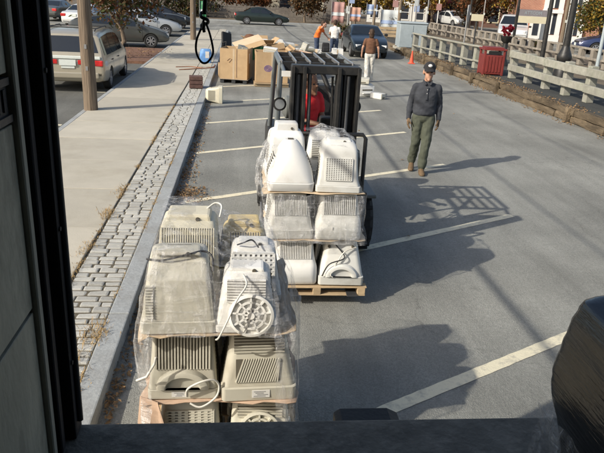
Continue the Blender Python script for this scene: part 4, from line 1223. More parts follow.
mb = MB(); mb.tube([(-.30, 1.62, 1.28), (-.25, 1.62, 1.28), (.35, 1.62, 1.28), (.40, 1.62, 1.28)], [.09, .155, .155, .09], 16); fp('gas_tank', mb, 'grey_paint', smooth=45)
# ================================================================== MONITOR STACKS
def front_y(secs, z):
    for a, b in zip(secs, secs[1:]):
        if a[0] <= z <= b[0] and b[0] > a[0]:
            return lerp(a[2], b[2], (z - a[0]) / (b[0] - a[0]))
    return secs[-1][2]
def half_w(secs, z):
    for a, b in zip(secs, secs[1:]):
        if a[0] <= z <= b[0] and b[0] > a[0]:
            return lerp(a[1], b[1], (z - a[0]) / (b[0] - a[0]))
    return secs[-1][1]
def smooth_secs(secs, keep=3):
    """refine the tapering shell above the bezel so that it curves instead of facets"""
    out = secs[:keep]
    s = secs[keep - 1:]
    n = len(s)
    for i in range(n - 1):
        p0, p1, p2, p3 = s[max(i - 1, 0)], s[i], s[i + 1], s[min(i + 2, n - 1)]
        for k in range(1, 4):
            t = k / 3
            out.append(tuple(0.5 * ((2 * p1[j]) + (-p0[j] + p2[j]) * t + (2 * p0[j] - 5 * p1[j] + 4 * p2[j] - p3[j]) * t * t + (-p0[j] + 3 * p1[j] - 3 * p2[j] + p3[j]) * t ** 3) for j in range(5)))
    return out
# (z, half width, front y, back y, corner radius): the screen lies on the sheet below, the tube neck points up
SHAPES = {
 'cone': ([(0, .205, -.19, .19, .05), (.07, .212, -.20, .20, .06), (.08, .206, -.194, .19, .07), (.15, .198, -.182, .185, .11), (.22, .180, -.158, .175, .13), (.29, .150, -.122, .16, .13), (.35, .112, -.078, .14, .105), (.395, .078, -.04, .12, .075), (.42, .05, -.012, .10, .048)], 3),
 'slope': ([(0, .20, -.19, .19, .02), (.07, .20, -.19, .19, .02), (.076, .190, -.182, .185, .02), (.18, .180, -.168, .18, .022), (.285, .166, -.146, .17, .025), (.30, .164, -.138, .168, .03), (.345, .158, -.075, .165, .03), (.385, .150, -.015, .155, .035), (.40, .13, .01, .14, .04)], 3),
 'boxy': ([(0, .20, -.19, .19, .02), (.055, .20, -.19, .19, .02), (.06, .190, -.18, .185, .025), (.15, .175, -.16, .18, .03), (.30, .165, -.135, .17, .03), (.37, .158, -.118, .165, .035), (.41, .145, -.09, .15, .05), (.43, .12, -.06, .12, .05)], 3),
 'wide': ([(0, .21, -.195, .19, .025), (.085, .212, -.20, .19, .03), (.09, .205, -.185, .185, .035), (.2, .185, -.165, .18, .05), (.30, .165, -.14, .17, .05), (.37, .15, -.11, .16, .05), (.41, .13, -.08, .14, .06), (.43, .10, -.04, .11, .06)], 3),
 'bulge': ([(0, .205, -.185, .185, .04), (.02, .21, -.20, .19, .05), (.10, .21, -.218, .19, .07), (.17, .205, -.205, .185, .07), (.22, .19, -.172, .18, .045), (.30, .175, -.15, .175, .03), (.38, .165, -.132, .165, .03), (.43, .15, -.115, .15, .035)], 2),
 'small': ([(0, .175, -.15, .15, .02), (.05, .177, -.152, .15, .02), (.055, .17, -.145, .145, .025), (.16, .158, -.128, .142, .035), (.27, .142, -.10, .135, .04), (.335, .13, -.08, .125, .045), (.36, .105, -.055, .10, .05)], 3),
 'tall': ([(0, .195, -.185, .185, .02), (.06, .195, -.185, .185, .02), (.066, .188, -.178, .18, .02), (.20, .178, -.165, .175, .025), (.33, .168, -.145, .165, .03), (.385, .162, -.132, .158, .03), (.42, .15, -.10, .14, .04), (.435, .13, -.07, .11, .05)], 3),
}
MON_MESH = {}
def vents(secs, style, x0, x1, z0, z1, n, off=.0025):
    """a dark recess patch with proud slats lying on the tapering front face"""
    mb = MB()
    k = 6
    vs = []
    for i in range(k + 1):
        z = lerp(z0, z1, i / k); y = front_y(secs, z)
        vs += [(x0, y - off, z), (x1, y - off, z)]
    mb.add(vs, [(2 * i, 2 * i + 1, 2 * i + 3, 2 * i + 2) for i in range(k)], 1)
    def slat(xa, xb, za, zb, wx, wz, sl=0.0):
        m = 4
        pts = []
        for i in range(m + 1):
            t = i / m
            x = lerp(xa, xb, t); z = lerp(za, zb, t); y = front_y(secs, z)
            pts.append((x, y, z))
        rings = []
        for (x, y, z) in pts:
            rings.append([Vector((x - wx / 2, y - off - .0075, z - wz / 2)), Vector((x + wx / 2, y - off - .0075, z + (-wz / 2 if wx > wz else wz / 2))), Vector((x + wx / 2, y + .004, z + (wz / 2 if True else 0))), Vector((x - wx / 2, y + .004, z + (wz / 2)))])
        for a, b in zip(rings, rings[1:]):
            pass
        mb.loft(rings)
    if style in ('vert', 'grid', 'blocks'):
        for i in range(n + 1):
            x = lerp(x0, x1, i / n); slat(x, x, z0, z1, (x1 - x0) / n * .55, .001)
    if style == 'slant':
        for i in range(n):
            x = lerp(x0, x1, i / n); slat(x, min(x1, x + (z1 - z0) * .35), z0, z1, (x1 - x0) / n * .5, .001)
    if style in ('horiz', 'grid', 'blocks'):
        m = max(2, int(round((z1 - z0) / (.016 if style != 'blocks' else .032))))
        for i in range(m + 1):
            z = lerp(z0, z1, i / m); y = front_y(secs, z)
            mb.box(((x0 + x1) / 2, y - off - .002, z), (x1 - x0, .013, (z1 - z0) / m * .5))
    return mb

def monitor(label, loc, rz, shape, plastic, group, vent=None, extra=(), tilt=(0, 0), lab=None, sc=1.0):
    secs0, keep = SHAPES[shape]
    secs = smooth_secs(list(secs0), keep)
    t = thing('crt_monitor', label, 'monitor', loc, (tilt[0], tilt[1], rz), group)
    if sc != 1.0: t.scale = sc if isinstance(sc, tuple) else (sc, sc, sc)
    zb = secs0[keep - 1][0]
    if shape not in MON_MESH:
        i0 = keep - 1 if shape != 'bulge' else 0
        sh = MB().loft([rrect(h, f, b, r, z, 5) for z, h, f, b, r in secs[max(0, i0):]], False, True).mesh('shell', 'plastic_white', smooth=32)
        bz = None
        if shape != 'bulge':
            bz = MB().loft([rrect(h, f, b, r, z, 5) for z, h, f, b, r in [(secs[0][0], secs[0][1] - .006, secs[0][2] + .006, secs[0][3] - .006, .02)] + [(secs[0][0] + .006,) + tuple(secs[0][1:])] + secs[1:keep - 1] + [(zb - .002, secs[keep - 2][1] - .004, secs[keep - 2][2] + .004, secs[keep - 2][3] - .004, secs[keep - 2][4])]], True, True).mesh('bezel', 'plastic_white', smooth=32)
        MON_MESH[shape] = (sh, bz)
    sh, bz = MON_MESH[shape]
    def skin_of(me):
        c = me.copy(); c.materials.clear(); c.materials.append(MATS[plastic]); return c
    key = (shape, plastic)
    if key not in MON_MESH: MON_MESH[key] = (skin_of(sh), skin_of(bz) if bz else None)
    sh, bz = MON_MESH[key]
    so = inst('shell', sh, t)
    if bz: inst('bezel', bz, t)
    if vent:
        for v in (vent if isinstance(vent, list) else [vent]):
            vents(secs, *v).build('vent_grille', [plastic, 'vent_dark'], t)
    # side louvres on both flanks, following the taper
    for sx in (-1, 1):
        if (shape, sx) not in MON_MESH:
            mb = MB()
            for i in range(8):
                z = .12 + .024 * i; w = half_w(secs, z)
                mb.box((sx * (w + .0005), .02, z), (.006, .17, .008), (0, 0, 0))
            MON_MESH[(shape, sx)] = mb.mesh('side_louvre', 'vent_dark')
        inst('side_louvre', MON_MESH[(shape, sx)], t)
    # connector panel in the crown of the neck
    z, h, f, b, r = secs[-1]
    MB().box((0, (f + b) / 2, z + .001), (h * 1.0, (b - f) * .45, .006)).build('connector_panel', 'vent_dark', t)
    for e in extra:
        kind = e[0]
        if kind == 'swivel':
            _, x, z, rr = e
            y = front_y(secs, z); y2 = front_y(secs, z + .05); an = math.atan2(y2 - y, .05)
            mb = MB()
            mb.loft([[Vector((q * math.cos(2 * PI * j / 32), -d, q * math.sin(2 * PI * j / 32))) for j in range(32)] for q, d in ((rr * .94, -.012), (rr, .012), (rr, .026), (rr * .88, .03), (rr * .86, .008), (rr * .02, .006))], True, True, 0)
            for j in range(9):
                a = 2 * PI * j / 9 + .2
                mb.box((rr * .45 * math.cos(a), -.016, rr * .45 * math.sin(a)), (rr * .85, .018, .010), (0, -a, 0))
            for q in (.34, .62):
                mb.loft([[Vector((q2 * rr * math.cos(2 * PI * j / 28), -d, q2 * rr * math.sin(2 * PI * j / 28))) for j in range(28)] for q2, d in ((q - .045, .006), (q - .045, .025), (q + .045, .025), (q + .045, .006))], False, False, 0)
            mb.cyl((0, -.006, 0), (0, -.03, 0), rr * .16, None, 14)
            o = mb.build('swivel_base', plastic, t, smooth=35, loc=(x, y - .004, z))
            o.rotation_euler = (-an, 0, 0)
        if kind == 'arch':
            _, rr, z = e
            y = front_y(secs, z) - .028
            mb = MB()
            def arc(q, yy, k=.78): return [Vector((q * rr * math.cos(PI * j / 24), yy, z + q * rr * k * math.sin(PI * j / 24))) for j in range(25)]
            mb.loft([arc(1.12, y + .09), arc(1.0, y + .018), arc(.96, y + .004), arc(.90, y), arc(.70, y), arc(.66, y + .004), arc(.62, y + .02), arc(.55, y + .024)], True, True)
            mb.build('arched_rib', plastic, t, smooth=35)
        if kind == 'label':
            _, x, z, w, h_ = e
            y = front_y(secs, z)
            mb = MB(); mb.box((x, y - .002, z), (w, .003, h_))
            for i in range(4): mb.box((x + R.uniform(-.01, .01), y - .0042, z - h_ * .3 + h_ * .2 * i), (w * R.uniform(.4, .75), .001, h_ * .05), None, 1)
            mb.build('sticker', ['label_paper', 'ink'], t)
        if kind == 'cable':
            _, pts, rr, col = e
            P = [Vector(p) for p in pts]
            out = []
            for i in range(len(P) - 1):
                p0, p1, p2, p3 = P[max(i - 1, 0)], P[i], P[i + 1], P[min(i + 2, len(P) - 1)]
                for k in range(6):
                    u = k / 6
                    out.append(.5 * ((2 * p1) + (-p0 + p2) * u + (2 * p0 - 5 * p1 + 4 * p2 - p3) * u * u + (-p0 + 3 * p1 - 3 * p2 + p3) * u ** 3))
            out.append(P[-1])
            MB().tube(out, rr, 7).build('cable', col, t, smooth=60)
        if kind == 'screws':
            for (x, z) in e[1]:
                y = front_y(secs, z)
                MB().cyl((x, y + .004, z), (x, y - .014, z), .014, .012, 10).build('foot_socket', 'vent_dark', t)
        if kind == 'lines':
            _, z0, z1, n = e
            mb = MB()
            for i in range(n):
                z = lerp(z0, z1, i / (n - 1)); w = half_w(secs, z) * .78
                mb.box((0, front_y(secs, z) - .0005, z), (w * 2, .004, .0035))
            mb.build('groove', 'plastic_putty', t)
        if kind == 'back_cap':
            _, w, h_, d, z = e
            MB().box((0, .02, z), (w, d, h_), None, 0, .92).build('neck_cap', plastic, t, bevel=.015, seg=2)
            MB().cyl((w * .2, .02 - d / 2 + .004, z), (w * .2, .02 - d / 2 - .006, z), .012).build('screw_hole', 'vent_dark', t)
    return t

def pallet(label, loc, rz, w=.98, d=.92, k=1.0):
    t = thing('wooden_pallet', label, 'pallet', loc, rz, 'pallets under the monitor stacks')
    t.scale = (1, 1, k)
    for i in range(3):
        MB().box((-w / 2 + .045 + (w - .09) * i / 2, 0, .06), (.075, d, .085)).build('stringer', 'pallet_wood', t, bevel=.004)
    for z, n in ((.009, 3), (.111, 6)):
        for i in range(n):
            MB().box((R.uniform(-.006, .006), -d / 2 + .05 + (d - .1) * i / (n - 1), z), (w, .095, .017)).build('deck_board', 'pallet_wood', t, bevel=.003, rz=(0, 0, R.uniform(-.01, .01)))
    return t
def board(label, loc, rz, w, d, mat='cardboard', curl=.0, name='cardboard_sheet', cat='cardboard', group=None, rag=.015):
    nx, ny = 14, 10
    vs = []
    for j in range(ny + 1):
        for i in range(nx + 1):
            u, v = i / nx * 2 - 1, j / ny * 2 - 1
            e = max(0, abs(u) - .8) * 5
            x = u * w / 2 + (R.uniform(-rag, rag) if abs(u) > .99 else 0); y = v * d / 2 + (R.uniform(-rag, rag) if abs(v) > .99 else 0)
            vs.append((x, y, curl * e * e * (1 if u > 0 else -1.2) + .004 * math.sin(u * 7 + v * 3)))
    mb = MB().add(vs, [(j * (nx + 1) + i, j * (nx + 1) + i + 1, (j + 1) * (nx + 1) + i + 1, (j + 1) * (nx + 1) + i) for j in range(ny) for i in range(nx)])
    o = mb.build(name, mat, None, smooth=60, loc=loc, rz=rz)
    m = o.modifiers.new('t', 'SOLIDIFY'); m.thickness = .006; m.offset = 0
    return tag(o, label, cat, group)

GN = 'monitors stacked on the nearest pallet'
GF = 'monitors stacked on the forklift pallet'
# ---- nearest stack
pallet('weathered pallet at the bottom of the nearest monitor stack', (-.08, 3.42, 0.002), 0, .94, .98)
board('cardboard sheet below the lowest layer of the nearest stack', (-.08, 3.44, .128), .01, .92, .90, 'cardboard')
board('cardboard sheet below the middle layer of the nearest stack', (-.09, 3.44, .575), -.02, .88, .90, 'cardboard_pink', .01)
board('torn tan cardboard sheet curling up below the top layer of the nearest stack', (-.115, 3.44, 1.02), .03, .85, .955, 'cardboard_pale', .035)
B1, B2, B3 = .134, .582, 1.028
monitor('putty monitor with a vent grid at bottom left of the nearest stack', (-.27, 3.19, B3 - .894 + .0), .02, 'boxy', 'plastic_beige', GN, [('grid', -.13, .13, .16, .34, 7)], [('back_cap', .26, .02, .10, .433)])
monitor('putty monitor with a round base at bottom right of the nearest stack', (.14, 3.19, B1), -.03, 'boxy', 'plastic_beige', GN, [('horiz', -.13, .13, .30, .37, 6)], [('swivel', .0, .22, .12)])
monitor('putty monitor with an arched rib and upright slits at middle left of the nearest stack', (-.30, 3.20, B2), .01, 'tall', 'plastic_putty', GN, [('vert', -.145, .145, .19, .40, 17)], [('arch', .145, .075), ('label', -.02, .036, .085, .034), ('cable', ((.02, -.20, .03), (.03, -.23, .10), (.10, -.24, .15), (.17, -.22, .15), (.2, -.21, .10), (.18, -.215, .03), (.1, -.23, -.02), (.04, -.22, .0)), .006, 'cable_white')])
monitor('putty monitor with slanted slits and a sticker at middle right of the nearest stack', (.115, 3.19, B2), .05, 'wide', 'plastic_putty', GN, [('slant', -.13, .115, .12, .25, 18), ('horiz', -.14, .14, .29, .40, 5)], [('label', .01, .05, .10, .048)])
monitor('large putty monitor with smooth sloping back, top layer front left of the nearest stack', (-.32, 3.15, B3), .04, 'slope', 'plastic_beige', GN, [('horiz', -.168, -.128, .10, .27, 10)], [('back_cap', .25, .02, .12, .405), ('cable', ((-.17, -.03, .375), (-.08, -.06, .38), (.04, -.05, .405), (.13, -.02, .415), (.18, -.05, .395), (.185, -.10, .33)), .0055, 'cable_black')], sc=.98)
monitor('white monitor with a spoked round base at front right of the top layer, nearest stack', (.045, 3.13, B3), -.02, 'small', 'plastic_white', GN, [('horiz', -.11, .11, .20, .325, 7)], [('swivel', .03, .125, .130), ('cable', ((-.02, -.08, .36), (.0, -.15, .33), (-.05, -.2, .26), (-.1, -.23, .14), (-.145, -.23, .03), (-.165, -.20, -.01)), .0055, 'cable_white'), ('back_cap', .21, .03, .13, .365)], sc=(.93, 1.05, .87))
monitor('white monitor with blocky vent slots behind the spoked base monitor', (.085, 3.49, B3), .0, 'small', 'plastic_white', GN, [('blocks', -.125, .125, .18, .325, 8)], [('back_cap', .20, .03, .12, .365), ('cable', ((-.1, -.06, .37), (-.06, -.09, .40), (-.01, -.07, .41), (.03, -.10, .37)), .005, 'cable_black')], sc=(.95, 1.0, .88))
monitor('yellowed monitor at the back right of the top layer, nearest stack', (.03, 3.81, B3), .04, 'small', 'plastic_yellowed', GN, [('vert', -.10, .10, .24, .33, 12)], [('back_cap', .22, .05, .16, .375)], sc=(.95, 1.0, .88))
monitor('cream monitor with fine upright ribs at the back left of the top layer, nearest stack', (-.30, 3.62, B3), .0, 'tall', 'plastic_cream', GN, [('vert', -.15, .15, .10, .40, 22)], [('back_cap', .27, .05, .20, .44), ('cable', ((.1, .05, .46), (.15, .08, .49), (.19, .06, .48), (.18, .02, .42)), .006, 'cable_white')])
for i, (x, z, w) in enumerate(((-.29, B1, 'bottom left'), (.13, B1, 'bottom right'), (-.29, B2, 'middle left'), (.12, B2, 'middle right'))):
    monitor('beige monitor hidden at the back, %s of the nearest stack' % w, (x, 3.64, z), PI + .02 * i, 'tall', 'plastic_beige', GN)
# ---- forklift stack
pallet('raw wooden pallet on the forks under the far monitor stack', (.73, 5.71, .104), .0, .93, .90, .74)
F1, F2, F3 = .205, .655, 1.105
board('cardboard sheet between the bottom and middle layers on the forklift', (.70, 5.72, F2 - .01), .01, .90, .86, 'cardboard_pale', .012)
board('pale cardboard sheet between the middle and top layers on the forklift', (.66, 5.72, F3 - .01), -.02, .90, .87, 'cardboard_pale', .014)
monitor('white monitor with a round bulging front at bottom left of the forklift stack', (.515, 5.48, F1), .02, 'bulge', 'plastic_white', GF, [('vert', -.14, .14, .25, .40, 18)])
monitor('dull white monitor trailing two cables at bottom right of the forklift stack', (.955, 5.47, F1), -.03, 'wide', 'plastic_grey', GF, None, [('screws', ((-.11, .12), (.10, .12), (-.12, .36), (.10, .36))), ('cable', ((.13, -.13, .36), (.02, -.17, .33), (-.05, -.19, .22), (-.10, -.21, .12), (-.08, -.21, .09)), .006, 'cable_white'), ('cable', ((-.06, -.13, .38), (.02, -.19, .28), (-.12, -.21, .22), (-.18, -.21, .10)), .006, 'cable_black'), ('arch', .15, .09)])
monitor('pale grey monitor with a deep bezel at middle left of the forklift stack', (.45, 5.49, F2), .04, 'wide', 'plastic_grey', GF, [('vert', -.14, .14, .22, .38, 20)])
monitor('white monitor with a round lower lip at middle right of the forklift stack', (.90, 5.48, F2), -.02, 'bulge', 'plastic_grey', GF, [('vert', -.14, .14, .24, .40, 16)], [('label', -.06, .12, .012, .03)])
monitor('smooth white cone shaped monitor at front left of the top layer, forklift stack', (.445, 5.49, F3), .0, 'cone', 'plastic_white', GF)
monitor('off white monitor with a square grille at front right of the top layer, forklift stack', (.875, 5.48, F3), -.05, 'boxy', 'plastic_grey', GF, [('grid', -.115, .115, .11, .30, 11)], [('back_cap', .22, .03, .14, .43)])
monitor('white monitor with a flat cap peeking out behind the cone shaped one', (.43, 5.90, F3), .06, 'boxy', 'plastic_white', GF, None, [('back_cap', .22, .10, .16, .45)])
monitor('grey white bagged monitor behind the square grille one', (.80, 5.90, F3), -.1, 'wide', 'plastic_grey', GF, [('horiz', -.12, .12, .2, .36, 6)])
for i, (x, z, w) in enumerate(((.50, F1, 'bottom left'), (.94, F1, 'bottom right'), (.46, F2, 'middle left'), (.90, F2, 'middle right'))):
    monitor('beige monitor hidden at the back, %s of the forklift stack' % w, (x, 5.92, z), PI + .03 * i, 'tall', 'plastic_white', GF)

# ---- stretch film: crumpled skins hugging the outside of each stack
def film(label, loops, mat, name='stretch_film', n=26, m=22, crumple=.02, loc=(0, 0, 0), group='stretch film around the stacks'):
    """loops: list of polylines (bottom edge to top edge); a ruled, crumpled sheet between them"""
    def samp(pl, t):
        k = len(pl) - 1; q = min(k - 1e-6, t * k); i = int(q)
        return Vector(pl[i]).lerp(Vector(pl[i + 1]), q - i)
    vs = []
    for j in range(m + 1):
        tj = j / m * (len(loops) - 1); a = min(len(loops) - 2, int(tj)); f = tj - a
        for i in range(n + 1):
            p = samp(loops[a], i / n).lerp(samp(loops[a + 1], i / n), f)
            q = p * 9
            d = Vector((mnoise.noise(q), mnoise.noise(q + Vector((9, 2, 5))), mnoise.noise(q + Vector((3, 8, 1))))) + .5 * Vector((mnoise.noise(q * 2.7), mnoise.noise(q * 2.7 + Vector((4, 4, 4))), mnoise.noise(q * 2.3)))
            vs.append(p + d * crumple)
    mb = MB().add(vs, [(j * (n + 1) + i, j * (n + 1) + i + 1, (j + 1) * (n + 1) + i + 1, (j + 1) * (n + 1) + i) for j in range(m) for i in range(n)])
    o = mb.build(name, mat, None, smooth=70)
    return tag(o, label, 'plastic wrap', group)
film('milky stretch film hanging over the left side of the nearest stack', [
    [(-.55, 3.86, .12), (-.57, 3.4, .12), (-.56, 3.02, .12), (-.50, 2.94, .12)],
    [(-.52, 3.86, .60), (-.53, 3.4, .60), (-.53, 2.99, .60), (-.46, 2.95, .60)],
    [(-.53, 3.86, 1.02), (-.55, 3.4, 1.02), (-.545, 2.93, 1.0), (-.46, 2.91, 1.01)],
    [(-.50, 3.86, 1.28), (-.51, 3.4, 1.28), (-.50, 2.97, 1.26), (-.43, 2.955, 1.26)],
    [(-.40, 3.8, 1.47), (-.45, 3.4, 1.49), (-.44, 3.08, 1.46), (-.38, 3.06, 1.46)]], FILM2, crumple=.010)
film('loose clear stretch film billowing off the right side of the nearest stack', [
    [(.22, 2.95, .12), (.36, 2.99, .12), (.39, 3.4, .12), (.38, 3.86, .12)],
    [(.22, 2.97, .58), (.35, 2.99, .58), (.38, 3.4, .58), (.37, 3.86, .58)],
    [(.20, 2.90, 1.02), (.32, 2.93, 1.03), (.37, 3.4, 1.03), (.35, 3.86, 1.03)],
    [(.19, 2.97, 1.17), (.26, 3.05, 1.17), (.28, 3.4, 1.18), (.25, 3.86, 1.2)],
    [(.16, 3.04, 1.29), (.2, 3.2, 1.32), (.21, 3.5, 1.34), (.18, 3.84, 1.36)]], FILM, crumple=.015)
film('clear stretch film draped over the top of the nearest stack', [
    [(-.44, 3.06, 1.468), (-.3, 3.05, 1.482), (-.1, 3.06, 1.38), (.04, 3.07, 1.355), (.18, 3.1, 1.33)],
    [(-.45, 3.4, 1.49), (-.3, 3.4, 1.50), (-.1, 3.4, 1.41), (.04, 3.4, 1.385), (.21, 3.4, 1.36)],
    [(-.46, 3.85, 1.50), (-.3, 3.85, 1.51), (-.1, 3.85, 1.43), (.04, 3.85, 1.39), (.2, 3.85, 1.37)]], FILM, crumple=.012)
film('clear stretch film sagging between the two columns of the nearest stack', [
    [(-.46, 2.945, 1.03), (-.30, 2.93, 1.03), (-.1, 2.93, 1.03), (.1, 2.93, 1.03), (.24, 2.92, 1.03)],
    [(-.44, 2.96, 1.25), (-.30, 2.965, 1.25), (-.12, 3.0, 1.22), (.1, 2.97, 1.2), (.22, 2.98, 1.2)],
    [(-.40, 3.045, 1.46), (-.28, 3.04, 1.47), (-.1, 3.04, 1.38), (.08, 3.04, 1.35), (.19, 3.06, 1.31)]], FILM, crumple=.012)
film('crumpled milky film wing at the left of the forklift stack', [
    [(.22, 6.0, 1.09), (.17, 5.6, 1.08), (.15, 5.30, 1.07), (.24, 5.26, 1.08)],
    [(.24, 6.0, 1.3), (.15, 5.6, 1.3), (.13, 5.34, 1.3), (.22, 5.31, 1.3)],
    [(.30, 6.0, 1.52), (.25, 5.65, 1.54), (.22, 5.44, 1.52), (.30, 5.42, 1.5)]], FILM2, crumple=.02)
film('clear film skirt flaring under the middle layer of the forklift stack', [
    [(.15, 5.7, .66), (.19, 5.25, .63), (.45, 5.22, .645), (.75, 5.22, .645), (1.0, 5.22, .64), (1.17, 5.24, .62), (1.2, 5.8, .65)],
    [(.22, 5.7, .80), (.22, 5.28, .80), (.45, 5.255, .80), (.75, 5.27, .8), (1.0, 5.24, .80), (1.13, 5.28, .80), (1.15, 5.8, .8)],
    [(.2, 5.7, 1.08), (.2, 5.30, 1.08), (.45, 5.27, 1.085), (.75, 5.29, 1.085), (1.0, 5.27, 1.085), (1.14, 5.30, 1.08), (1.16, 5.8, 1.08)]], FILM, crumple=.012)
film('clear film bunched over the top right of the forklift stack', [
    [(.66, 5.55, 1.46), (.80, 5.36, 1.50), (.98, 5.36, 1.50), (1.06, 5.42, 1.42)],
    [(.62, 5.8, 1.56), (.80, 5.7, 1.575), (.98, 5.7, 1.57), (1.06, 5.7, 1.48)],
    [(.60, 6.05, 1.53), (.8, 6.05, 1.55), (.95, 6.05, 1.54), (1.05, 6.05, 1.46)]], FILM2, crumple=.03)
# tan cardboard flap hanging in the wrap at the near left
o = MB().add([(-.535, 3.03, .60), (-.43, 2.965, .60), (-.36, 2.95, .30), (-.36, 2.95, .12), (-.52, 2.99, .12), (-.56, 3.06, .40)], [(0, 1, 2, 3, 4, 5)]).build('cardboard_flap', 'cardboard_pink')
m = o.modifiers.new('t', 'SOLIDIFY'); m.thickness = .005
tag(o, 'pinkish cardboard flap hanging at the lower left of the nearest stack', 'cardboard')
tag(MB().tube([(-.54, 2.97, .74), (-.48, 2.93, .79), (-.44, 2.94, .86), (-.43, 2.95, .90)], .007, 7).build('twine', 'cable_white', smooth=60), 'white twine knotted across the left film of the nearest stack', 'twine')

# ================================================================== THE TRUCK WE LOOK OUT OF
tr = thing('box_truck', 'dark box truck interior around the loading door we look out of', 'truck', (0, 0, 0))
XL, XR = -.63, 1.82
def tp(n, mb, mat, **k): return mb.build(n, mat, k.pop('parent', tr), **k)
tp('bed_floor', MB().span((XL - .1, -6, 1.08), (XR + .1, 1.60, 1.17)), 'bed_steel')
for k in range(9):
    x = XL + .27 * k
    MB().span((x + .004, -6, 1.1715), (x + .266, 1.595, 1.182)).build('floor_plank', 'grey_wood', tr, bevel=.004)
mb = MB(); mb.span((XL - .1, 1.602, 1.08), (XR + .1, 2.035, 1.182)); sill = tp('rear_sill', mb, 'bed_steel', bevel=.008, seg=2)
tp('roof', MB().span((XL - .1, -6, 3.62), (XR + .1, 2.03, 3.70)), 'jamb_dark')
tp('header', MB().span((XL - .1, 1.93, 3.35), (XR + .1, 2.04, 3.62)), 'jamb_dark')
tp('right_wall', MB().span((XR, -6, 1.2), (XR + .08, 2.03, 3.62)), 'wall_ply')
tp('front_wall', MB().span((XL - .1, -6.08, 1.2), (XR + .1, -6, 3.62)), 'wall_ply')
tp('left_wall', MB().span((XL - .085, -6, 1.183), (XL - .025, 1.795, 3.62)), 'jamb_dark')
# wall lining panels, butted with open joints that run level and one sloping tear
for (y0, y1, z0, z1) in ((-6, -1.0, 1.23, 1.79), (-.99, 1.795, 1.23, 1.785), (-6, -1.0, 1.80, 2.37), (-.99, 1.795, 1.80, 2.37), (-6, -1, 2.51, 3.6), (-.99, 1.795, 2.51, 3.6)):
    MB().span((XL - .022, y0, z0), (XL, y1, z1)).build('lining_panel', 'wall_ply', tr, bevel=.002)
ra = MB()
ra.span((XL - .02, -6, 2.38), (XL + .006, 1.79, 2.40)); ra.span((XL - .02, -6, 2.48), (XL + .006, 1.79, 2.50)); ra.span((XL - .022, -6, 2.40), (XL - .004, 1.79, 2.48))
ro = ra.build('cargo_rail', 'dark_metal', tr)
for k in range(14):
    MB().span((XL - .0038, 1.77 - .05 * k, 2.41), (XL + .001, 1.75 - .05 * k, 2.47)).build('slot', 'jamb_dark', ro)
for (y0, y1, px, mt) in ((1.80, 1.835, .018, 'wall_strip'), (1.84, 1.865, .008, 'jamb_dark'), (1.868, 1.905, .024, 'jamb_dark'), (1.908, 1.94, .014, 'jamb_dark')):
    MB().span((XL - .08, y0, 1.183), (XL + px, y1, 3.6)).build('jamb_strip', mt, tr, bevel=.004)
jb = tp('door_jamb', MB().span((XL - .1, 1.943, 1.183), (XL + .052, 2.03, 3.6)), 'jamb_dark', bevel=.008, seg=2)
mb = MB(); mb.tube([(XL + .058, 1.985, 1.24), (XL + .058, 1.985, 2.4), (XL + .064, 1.985, 3.5)], .012, 8); mb.build('door_cable', 'dark_metal', jb, smooth=60)
for z in (1.5, 2.0, 2.5, 3.0): MB().cyl((XL + .052, 1.96, z), (XL + .058, 1.96, z), .008, None, 8).build('bolt', 'dark_metal', jb)
jr = tp('right_jamb', MB().span((XR - .05, 1.943, 1.183), (XR + .1, 2.03, 3.35)), 'jamb_dark', bevel=.008)
bp = MB(); bp.prism([(.395, 1.085), (.66, 1.085), (.66, 1.145), (.615, 1.168), (.42, 1.168), (.395, 1.15)], 1, 2.037, 2.13)
bo = bp.build('dock_bumper', 'rubber', tr, bevel=.006, seg=2)
# under frame and rear wheels
tp('chassis_rail', MB().span((.15, -6, .75), (.27, 1.7, 1.08)), 'dark_metal'); tp('chassis_rail', MB().span((.95, -6, .75), (1.07, 1.7, 1.08)), 'dark_metal')
for x in (-.42, 1.62):
    for yy in (-.2, -1.5):
        w = MB().loft([[Vector((v, q * math.cos(2 * PI * j / 24), q * math.sin(2 * PI * j / 24))) for j in range(24)] for q, v in ((.3, -.14), (.47, -.15), (.5, -.1), (.5, .1), (.47, .15), (.3, .14))]).build('wheel', 'tyre', tr, smooth=40, loc=(x, yy, .5))
        MB().cyl((-.152, 0, 0), (.152, 0, 0), .28, None, 16).build('rim', 'steel', w, smooth=40)

# pull strap looped from the truck's door
def curve(P, k=8):
    P = [Vector(p) for p in P]; out = []
    for i in range(len(P) - 1):
        p0, p1, p2, p3 = P[max(i - 1, 0)], P[i], P[i + 1], P[min(i + 2, len(P) - 1)]
        for q in range(k):
            u = q / k
            out.append(.5 * ((2 * p1) + (-p0 + p2) * u + (2 * p0 - 5 * p1 + 4 * p2 - p3) * u * u + (-p0 + 3 * p1 - 3 * p2 + p3) * u ** 3))
    return out + [P[-1]]
ps = thing('pull_rope', 'black rope with a knotted loop hanging from the truck door', 'rope', (-.108, 1.9, 2.66))
MB().tube(curve([(.003, .03, .72), (.0, .02, .4), (.004, .0, .12), (.0, 0, .02)]), .0065, 8).build('rope', 'cable_black', ps, smooth=60)
MB().tube(curve([(.0, 0, .01), (-.010, 0, -.02), (-.0225, .002, -.052), (-.0235, .003, -.085), (-.010, .0, -.111), (.006, -.002, -.113), (.021, .0, -.095), (.0245, .0, -.075), (.016, 0, -.035), (.004, 0, -.002)]), .0032, 8).build('loop', 'cable_black', ps, smooth=60)
kb = MB(); kb.tube(curve([(.008, .006, .03), (-.009, .006, .022), (-.007, -.008, .012), (.009, -.007, .006), (.008, .007, -.004), (-.008, .006, -.01), (-.004, -.006, -.02)]), .0048, 8); kb.tube([(.0, -.006, .0), (-.002, -.008, -.018), (.0, -.006, -.028)], .0045, 8)
kb.build('knot', 'cable_black', ps, smooth=60)

